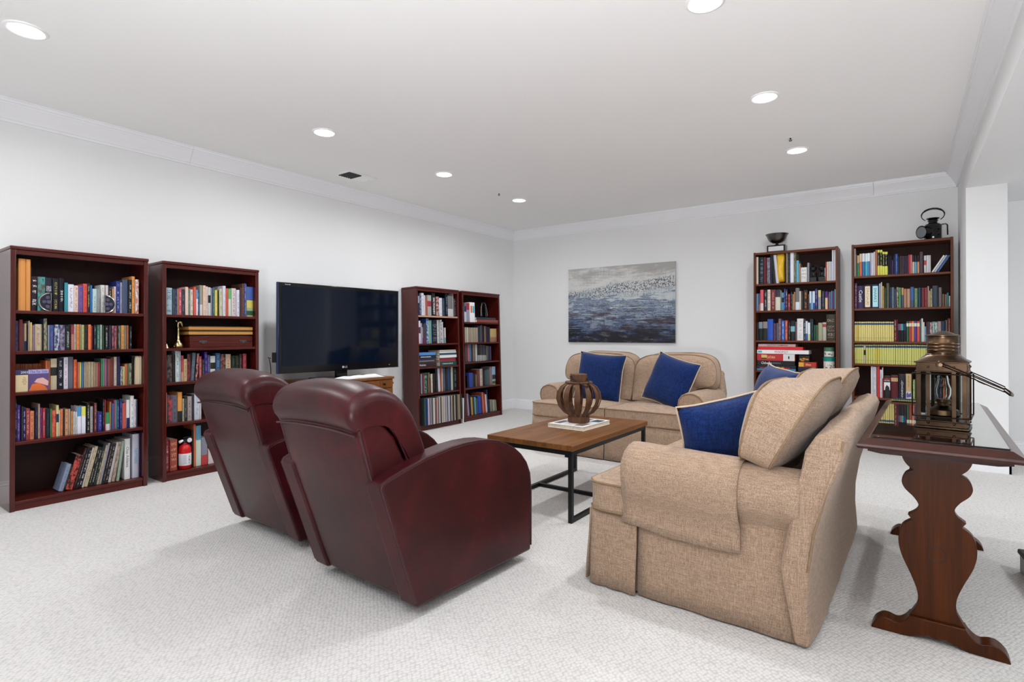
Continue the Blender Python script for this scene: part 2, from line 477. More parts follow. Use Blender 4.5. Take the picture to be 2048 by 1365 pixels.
# air register
t = thing('air_vent', 'white metal ceiling air vent with a dark louvred half, near the left wall', 'vent', at(-4.36, 3.405, ZC))
MB().box(-.115, .115, -.175, .175, -.006, -.0).build('vent_frame', M['white_paint'], t, bevel=.003)
MB().box(-.085, .085, -.145, -.005, -.0075, -.0055).build('vent_opening', M['charcoal'], t)
for i in range(6):
    MB().prism([(-.145 + i * .026, -.007), (-.131 + i * .026, -.013), (-.129 + i * .026, -.012), (-.143 + i * .026, -.006)], 0, -.085, .085).build('louvre', M['charcoal'], t, smooth=0)
for i in range(6):
    MB().prism([(.015 + i * .022, -.006), (.029 + i * .022, -.012), (.031 + i * .022, -.011), (.017 + i * .022, -.005)], 0, -.085, .085).build('louvre', M['white_paint'], t, smooth=0)
MB().box(-.012, .002, .148, .16, -.018, -.006).build('damper_lever', M['white_paint'], t)
for x, y, lab in ((-3.609, 4.732, 'small brass fire sprinkler head in the left part of the ceiling'), (-0.729, 4.744, 'small brass fire sprinkler head beside the far right ceiling light')):
    t = thing('sprinkler_head', lab, 'sprinkler', at(x, y, ZC) @ Matrix.Diagonal((.8, .8, .55, 1)), 'fire sprinklers')
    MB().lathe([(.0005, -.008), (.02, -.008), (.036, -.003), (.036, 0)], 20).build('escutcheon', M['white_paint'], t)
    MB().cyl((0, 0, -.006), (0, 0, -.028), .008, .006, 10).build('body', M['brass_dark'], t)
    b = MB()
    for sx in (-1, 1): b.tube([(sx * .006, 0, -.024), (sx * .014, 0, -.034), (0, 0, -.046)], .0025, 5)
    b.build('frame_arm', M['brass_dark'], t)
    MB().cyl((0, 0, -.046), (0, 0, -.048), .015, .015, 12).build('deflector', M['brass_dark'], t)

# ------------------------------------------------------------------ bookcases
def frame(kind, o, lean):
    t = R(lean); d0 = Vector((-1, 0, 0)) if kind == 'L' else Vector((0, 1, 0)); a = Vector((0, 1, 0)) if kind == 'L' else Vector((1, 0, 0))
    u = Vector((0, 0, 1)) * math.cos(t) + d0 * math.sin(t); d = d0 * math.cos(t) - Vector((0, 0, 1)) * math.sin(t)
    m = Matrix((a, d, u)).transposed().to_4x4(); m.translation = Vector(o); return m
CASE = {  # frame, width, depth, height, side thickness, shelf tops
    'c1': (frame('L', (-4.545, .905, 0), 0), .765, .272, 1.68, .027, (.436, .751, 1.013, 1.272), 'mahogany bookcase, leftmost along the left wall, with an almost half-empty bottom shelf'),
    'c2': (frame('L', (-4.54, 1.77, 0), .6), .755, .265, 1.68, .027, (.436, .750, 1.013, 1.272), 'mahogany bookcase second from the left, holding the fire extinguisher'),
    'c3': (frame('L', (-4.525, 4.424, 0), 1.8), .735, .25, 1.68, .025, (.424, .736, 1.012, 1.343), 'mahogany bookcase just right of the television, record sleeves on its bottom shelf'),
    'c4': (frame('L', (-4.54, 5.24, 0), 1.8), .79, .25, 1.68, .025, (.427, .760, 1.016, 1.28), 'mahogany bookcase nearest the room corner, on the left wall'),
    'c5': (frame('B', (-1.355, 6.41, 0), 0), .80, .265, 2.02, .02, (.43, .724, 1.054, 1.379, 1.671), 'tall walnut bookcase by the canvas, with board games and a silver bowl on top'),
    'c6': (frame('B', (-.436, 6.41, 0), 0), .795, .265, 2.02, .02, (.497, .827, 1.049, 1.377, 1.701), 'tall walnut bookcase beside the white pillar, with rows of yellow spines')}
for k, (X, w, d, h, t, zs, lab) in CASE.items():
    dark = k in ('c1', 'c2', 'c3', 'c4')
    r = thing('bookcase', lab, 'bookcase', X, 'bookcases along the walls')
    ms, mh, mb = (M['mahogany'], M['mahogany_shelf'], M['mahogany_back']) if dark else (M['walnut'], M['walnut_shelf'], M['walnut_back'])
    for x0 in (0, w - t):
        MB().box(x0, x0 + t, 0, d, 0, h - (.022 if dark else 0)).build('side_panel', ms, r, bevel=.0025)
    if dark:
        MB().box(-.003, w + .003, -.006, d, h - .022, h).build('top_panel', mh, r, bevel=.005)
        MB().box(t, w - t, .004, .022, h - .05, h - .0225).build('top_rail', mh, r, bevel=.002)
    else:
        MB().box(t, w - t, .002, d, h - .028, h - .004).build('top_panel', mh, r, bevel=.002)
    MB().box(t, w - t, d - .008, d - .001, .06, h - .023).build('back_panel', mb, r)
    for i, z in enumerate(zs):
        pale = k == 'c3' and i == 3
        MB().box(t, w - t, .006, d - .009, z - .02, z).build('shelf', mh, r, bevel=.002)
        if pale:
            MB().box(t + .002, w - t - .002, .0035, .0058, z - .019, z - .001).build('shelf_edge', M['pale_edge'], r)
    MB().box(t, w - t, .006, d - .009, .042, .061).build('shelf', mh, r, bevel=.002)
    MB().box(t, w - t, .012, .03, 0, .0415).build('base_rail', mh, r, bevel=.002)

# ------------------------------------------------------------------ books
ST = {'t': 1, 'l': 2, 'x': 3}
def book_geo(b, w, h, d, col, ink, st, seed, paper=True, X=None):
    """adds one book standing at the origin: spine towards -y, x across, z up. b: dict of lists"""
    bul = min(.004, w * .16); t = min(.0016, w * .15)
    def dull(h):
        q = srgb(h); g = .3 * q[0] + .59 * q[1] + .11 * q[2]
        return tuple((g + (x - g) * .86) * .84 for x in q)
    c, k = dull(col), dull(ink or '888')
    def vert(p): b['v'].append(tuple(X @ Vector(p)) if X else p); return len(b['v']) - 1
    def face(idx, cc, s=0, uv=None):
        b['f'].append(tuple(idx)); b['c'].append(cc); b['k'].append(k); b['s'].append(s); b['uv'] += uv or [(-5.0, 0.0)] * len(idx)
    segs = {'b': [(0, .64, c, 0), (.64, 1, k, 0)], 'q': [(0, .36, k, 0), (.36, 1, c, 0)], 'm': [(0, .45, c, 0), (.45, .72, k, 0), (.72, 1, c, 0)],
            'n': [(0, .74, c, 0), (.74, .9, k, 0), (.9, 1, c, 0)], 'k': [(0, .17, c, 0), (.17, .182, (.1, .16, .12), 0), (.182, .84, c, 0), (.84, .94, k, 0), (.94, 1, c, 0)],
            'y': [(0, .38, k, 0), (.38, .9, c, 1), (.9, 1, k, 0)],
            's': [(0, .05, srgb('b97'), 0), (.05, .2, srgb('2a5a38'), 0), (.2, .3, srgb('9a8'), 0), (.3, .55, k, 0), (.55, 1, c, 0)],
            'x': [(0, 1, c, 3)], 't': [(0, .08, c, 0), (.08, .92, c, 1), (.92, 1, c, 0)], 'l': [(0, .1, c, 0), (.1, .9, c, 2), (.9, 1, c, 0)]}.get(st, [(0, 1, c, 0)])
    side = srgb('eee') if st == 'v' else c
    xs = [0, w * .28, w * .72, w]; ys = [bul, 0, 0, bul]
    rows = [0] + [s[1] for s in segs]
    g = [[vert((xs[i], ys[i], r * h)) for i in range(4)] for r in rows]
    for j, (a, e, cc, s) in enumerate(segs):
        for i in range(3):
            u0, u1 = xs[i] / w * .999 + seed, xs[i + 1] / w * .999 + seed
            face((g[j][i], g[j][i + 1], g[j + 1][i + 1], g[j + 1][i]), cc, s, [(u0, a * h), (u1, a * h), (u1, e * h), (u0, e * h)])
    n = len(rows) - 1
    o = {}
    for nm, x, y in (('lb', 0, d), ('rb', w, d), ('lbi', t, d), ('rbi', w - t, d), ('li', t, bul + t), ('ri', w - t, bul + t)):
        o[nm] = (vert((x, y, 0)), vert((x, y, h)))
    face((g[0][0], g[n][0], o['lb'][1], o['lb'][0]), side); face((g[0][3], o['rb'][0], o['rb'][1], g[n][3]), side)
    face((o['lb'][0], o['lb'][1], o['lbi'][1], o['lbi'][0]), side); face((o['rb'][0], o['rbi'][0], o['rbi'][1], o['rb'][1]), side)
    face((o['lbi'][0], o['lbi'][1], o['li'][1], o['li'][0]), side); face((o['rbi'][0], o['ri'][0], o['ri'][1], o['rbi'][1]), side)
    face((o['li'][0], o['li'][1], o['ri'][1], o['ri'][0]), c)
    for q, r in ((0, 0), (1, n)):
        face([g[r][0], g[r][1], g[r][2], g[r][3], o['rb'][q], o['rbi'][q], o['ri'][q], o['li'][q], o['lbi'][q], o['lb'][q]], c)
    if paper:
        pc = srgb('cfc4ae')
        P = [vert((x, y, z)) for x in (t, w - t) for y in (bul + t, d - .002) for z in (.0015, h - .003)]
        for f in ((0, 1, 3, 2), (4, 6, 7, 5), (0, 4, 5, 1), (2, 3, 7, 6), (0, 2, 6, 4), (1, 5, 7, 3)): face([P[i] for i in f], pc)
def new_geo(): return {'v': [], 'f': [], 'c': [], 'k': [], 's': [], 'uv': []}
def geo_obj(b, name):
    me = bpy.data.meshes.new(name); me.from_pydata(b['v'], [], b['f']); me.materials.append(M['book'])
    for an, key in (('bcol', 'c'), ('bink', 'k')):
        at_ = me.attributes.new(an, 'FLOAT_COLOR', 'FACE'); at_.data.foreach_set('color', [x for q in b[key] for x in (*q, 1.0)])
    at_ = me.attributes.new('bst', 'FLOAT', 'FACE'); at_.data.foreach_set('value', [float(x) for x in b['s']])
    uv = me.uv_layers.new(name='UVMap'); uv.data.foreach_set('uv', [x for q in b['uv'] for x in q])
    o = bpy.data.objects.new(name, me); C.objects.link(o); return o
def pages_of(o, w, h, d):
    bul = min(.004, w * .16); t = min(.0016, w * .15)
    return MB().box(t, w - t, bul + t, d - .002, .0015, h - .003).build('pages', M['paper'], o, smooth=0)

NAMED = {'black': '151515', 'charcoal': '303438', 'grey': '888888', 'pale grey': 'bbbbbb', 'white': 'ececec', 'cream': 'e6d8bc', 'tan': 'bfa27c', 'brown': '6b4a33', 'dark brown': '3a2a1e',
         'red': 'cc2a2a', 'dark red': '7c2830', 'maroon': '4a1620', 'pink': 'd88090', 'orange': 'e58030', 'rust': 'a85830', 'yellow': 'e8d860', 'mustard': 'c9a440', 'olive': '8a8a50', 'green': '4a8a4a',
         'dark green': '24483a', 'pale green': 'b0ccb0', 'teal': '2a9aa0', 'pale blue': 'a8c4d8', 'sky blue': '58a8d8', 'blue': '2a58b0', 'navy': '1c2850', 'slate blue': '506080', 'purple': '6a4a90', 'plum': '503050', 'lilac': 'a898b8'}
def cname(h):
    c = srgb(h); c = [x ** .4545 for x in c]
    return min(NAMED, key=lambda k: sum((a - b ** .4545) ** 2 for a, b in zip(c, srgb(NAMED[k]))))
ORD = ['first', 'second', 'third', 'fourth', 'fifth', 'sixth', 'seventh', 'eighth', 'ninth', 'tenth', 'eleventh', 'twelfth', 'thirteenth', 'fourteenth', 'fifteenth', 'sixteenth', 'seventeenth', 'eighteenth', 'nineteenth', 'twentieth']
TENS = {2: 'twenty', 3: 'thirty', 4: 'forty'}
def ordn(i):
    if i < 20: return ORD[i]
    n = i + 1; a, b = divmod(n, 10)
    return {2: 'twentieth', 3: 'thirtieth', 4: 'fortieth'}[a] if b == 0 else TENS[a] + '-' + ORD[b - 1]
WHERE = {'c1': 'the leftmost bookcase', 'c2': 'the second bookcase from left', 'c3': 'the bookcase beside the television', 'c4': 'the corner bookcase', 'c5': 'the bowl-topped bookcase', 'c6': 'the lamp-topped bookcase'}
SHELF = {'s1': 'top', 's2': 'second', 's3': 'third', 's4': 'fourth', 's5': 'bottom', 's3b': 'third'}
INK = {'t': 'lettered', 'l': 'lettered', 'x': 'mottled', 'b': 'two-tone', 'q': 'two-tone', 'm': 'banded', 'n': 'banded', 'k': 'banded', 'y': 'banded', 's': 'picture', 'v': 'white-edged'}
mass = new_geo()
def place_books(tab):
    for ln in tab.strip().split('\n'):
        key, z, setb, ents = ln.split('|'); z = float(z); setb = float(setb)
        ck, sk = key[:2], key[2:]; X, cw, cd = CASE[ck][0], CASE[ck][1], CASE[ck][2]
        for i, e in enumerate(ents.split(';')):
            p = e.split(',') + [''] * 6
            s, w, h = int(p[0]) / 1000, int(p[1]) / 1000, int(p[2]) / 1000
            col, ink, st, lean, title, ind = p[3], p[4], p[5], float(p[6] or 0), p[7], p[8]
            if key == 'c4s1' and st == 'w': continue
            jit = random.uniform(-.004, .006) if ind or key == 'c3s5' else random.uniform(0, .008)
            b0 = setb + jit
            rec = key == 'c3s5'
            if rec: h = random.uniform(.305, .312); d = .285
            else: d = min(h * random.uniform(.66, .76), cd - b0 - .013)
            wt = w * math.cos(R(abs(lean)))
            Lm = Matrix.Translation((s + (w if lean > 0 else 0), b0, z + .0006)) @ Matrix.Rotation(R(lean), 4, 'Y') @ Matrix.Translation((-wt if lean > 0 else 0, 0, 0))
            W = X @ Lm; seed = random.randint(1, 400)
            if not ind and not rec:
                book_geo(mass, wt, h, d, col, ink, st, seed, True, W); continue
            g = new_geo(); book_geo(g, wt, h, d, col, ink, st, seed, False)
            o = geo_obj(g, 'record_sleeve' if rec else 'book'); o.matrix_world = W
            if rec:
                tag(o, f'{cname(col)} record sleeve {ordn(i)} from left, bottom shelf of {WHERE[ck]}', 'record', 'record sleeves on the bottom shelf'); continue
            q = INK.get(st, 'plain'); size = 'thick' if w > .034 else 'slim' if w < .015 else ''
            if title: lab = f'{cname(col)} book reading {title.lower()}, {ordn(i)} on {SHELF[sk]} shelf of {WHERE[ck]}'
            elif lean: lab = f'{cname(col)} leaning book, {ordn(i)} from left, {SHELF[sk]} shelf of {WHERE[ck]}'
            else: lab = f'{size} {cname(col)} {q} book, {ordn(i)} from left, {SHELF[sk]} shelf of {WHERE[ck]}'
            if sk == 's3b': lab = f'{size} {cname(col)} paperback, {ordn(i)} in back row behind the desk calendar'
            lab = ' '.join(lab.split()).replace('chas addams', 'two handwritten words')
            tag(o, lab, 'binder' if st == 'v' else 'book', f'books on the {SHELF[sk]} shelf of {WHERE[ck]}')
            pages_of(o, wt, h, d)
            if title:
                T = Matrix.Translation((wt / 2, -.0007, h / 2))
                dk = {'SCIENCE FICTION': ('SCIENCE\nFICTION', wt * .8, h * .16, T @ Matrix.Translation((0, 0, h * .17)), False, 'e4e4ea'),
                      '2010:': ('2010:', h * .34, wt * .42, T @ Matrix.Translation((0, 0, -h * .03)), True, 'f0f0f0'),
                      'Chas Addams': ('Chas Addams', h * .5, wt * .5, T @ Matrix.Translation((0, 0, h * .05)), True, '15151c'),
                      'THE PYTHONS': ('THE PYTHONS', h * .36, wt * .5, T, True, '3a98b8'),
                      'DICTIONARY': ('DICTIONARY', h * .72, wt * .5, T @ Matrix.Translation((.003, 0, -h * .08)), True, 'ffffff'),
                      'Castle': ('Castle', h * .52, wt * .55, T @ Matrix.Translation((0, 0, h * .04)), True, 'e8e8ee'),
                      'DINOSAURS': ('DINOSAURS', h * .72, wt * .34, T, True, '5a4038'),
                      'SHARKS': ('SHARKS', h * .6, wt * .4, T @ Matrix.Translation((0, 0, h * .06)), True, '2a4a58'),
                      '1001': ('1001', wt * .86, h * .09, T @ Matrix.Translation((0, 0, h * .38)), False, 'e02a34'),
                      'LOVECRAFT': ('\n'.join('LOVECRAFT'), wt * .34, h * .72, T @ Matrix.Translation((0, 0, -h * .1)), False, 'f0f0f0'),
                      'BEAST': ('\n'.join('BEAST'), wt * .26, h * .48, T @ Matrix.Translation((0, 0, h * .2)), False, '5a3a28')}[title]
                if title in ('DINOSAURS', 'SHARKS'):
                    MB().box(wt * .14, wt * .86, -.0006, -.0002, h * .06, h * .93).build('spine_panel', flat('panel', 'ecdcbc' if title[0] == 'D' else 'b4e4ee'), o, smooth=0)
                if title == '1001':
                    text('MOVIES', wt * .84, h * .06, flat('ink', 'f0f0f0'), o, T @ Matrix.Translation((0, 0, h * .3)), 'subtitle')
                    MB().box(wt * .04, wt * .94, -.0006, -.0002, h * .36, h * .72).build('cover_picture', flat('panel', 'e8e8ea'), o, smooth=0)
                    MB().sphere((wt * .35, -.0005, h * .64), wt * .13, 12, 8, sc=(1, .01, 1)).prism([(wt * .2, h * .36), (wt * .85, h * .36), (wt * .8, h * .5), (wt * .45, h * .6), (wt * .25, h * .5)], 1, -.0009, -.0007).build('picture_figure', flat('ink', '18181c'), o, smooth=0)
                if title == 'BEAST':
                    MB().box(wt * .02, wt * .98, -.0006, -.0002, h * .02, h * .3).build('cover_picture', flat('panel', 'd8d4dc'), o, smooth=0)
                    MB().prism([(wt * .1, h * .05), (wt * .95, h * .1), (wt * .9, h * .27), (wt * .5, h * .2), (wt * .3, h * .29), (wt * .08, h * .2)], 1, -.0009, -.0007).build('picture_figure', flat('ink', '5a5890'), o, smooth=0)
                text(dk[0], dk[1], dk[2], flat('ink', dk[5]), o, dk[3], along=dk[4])
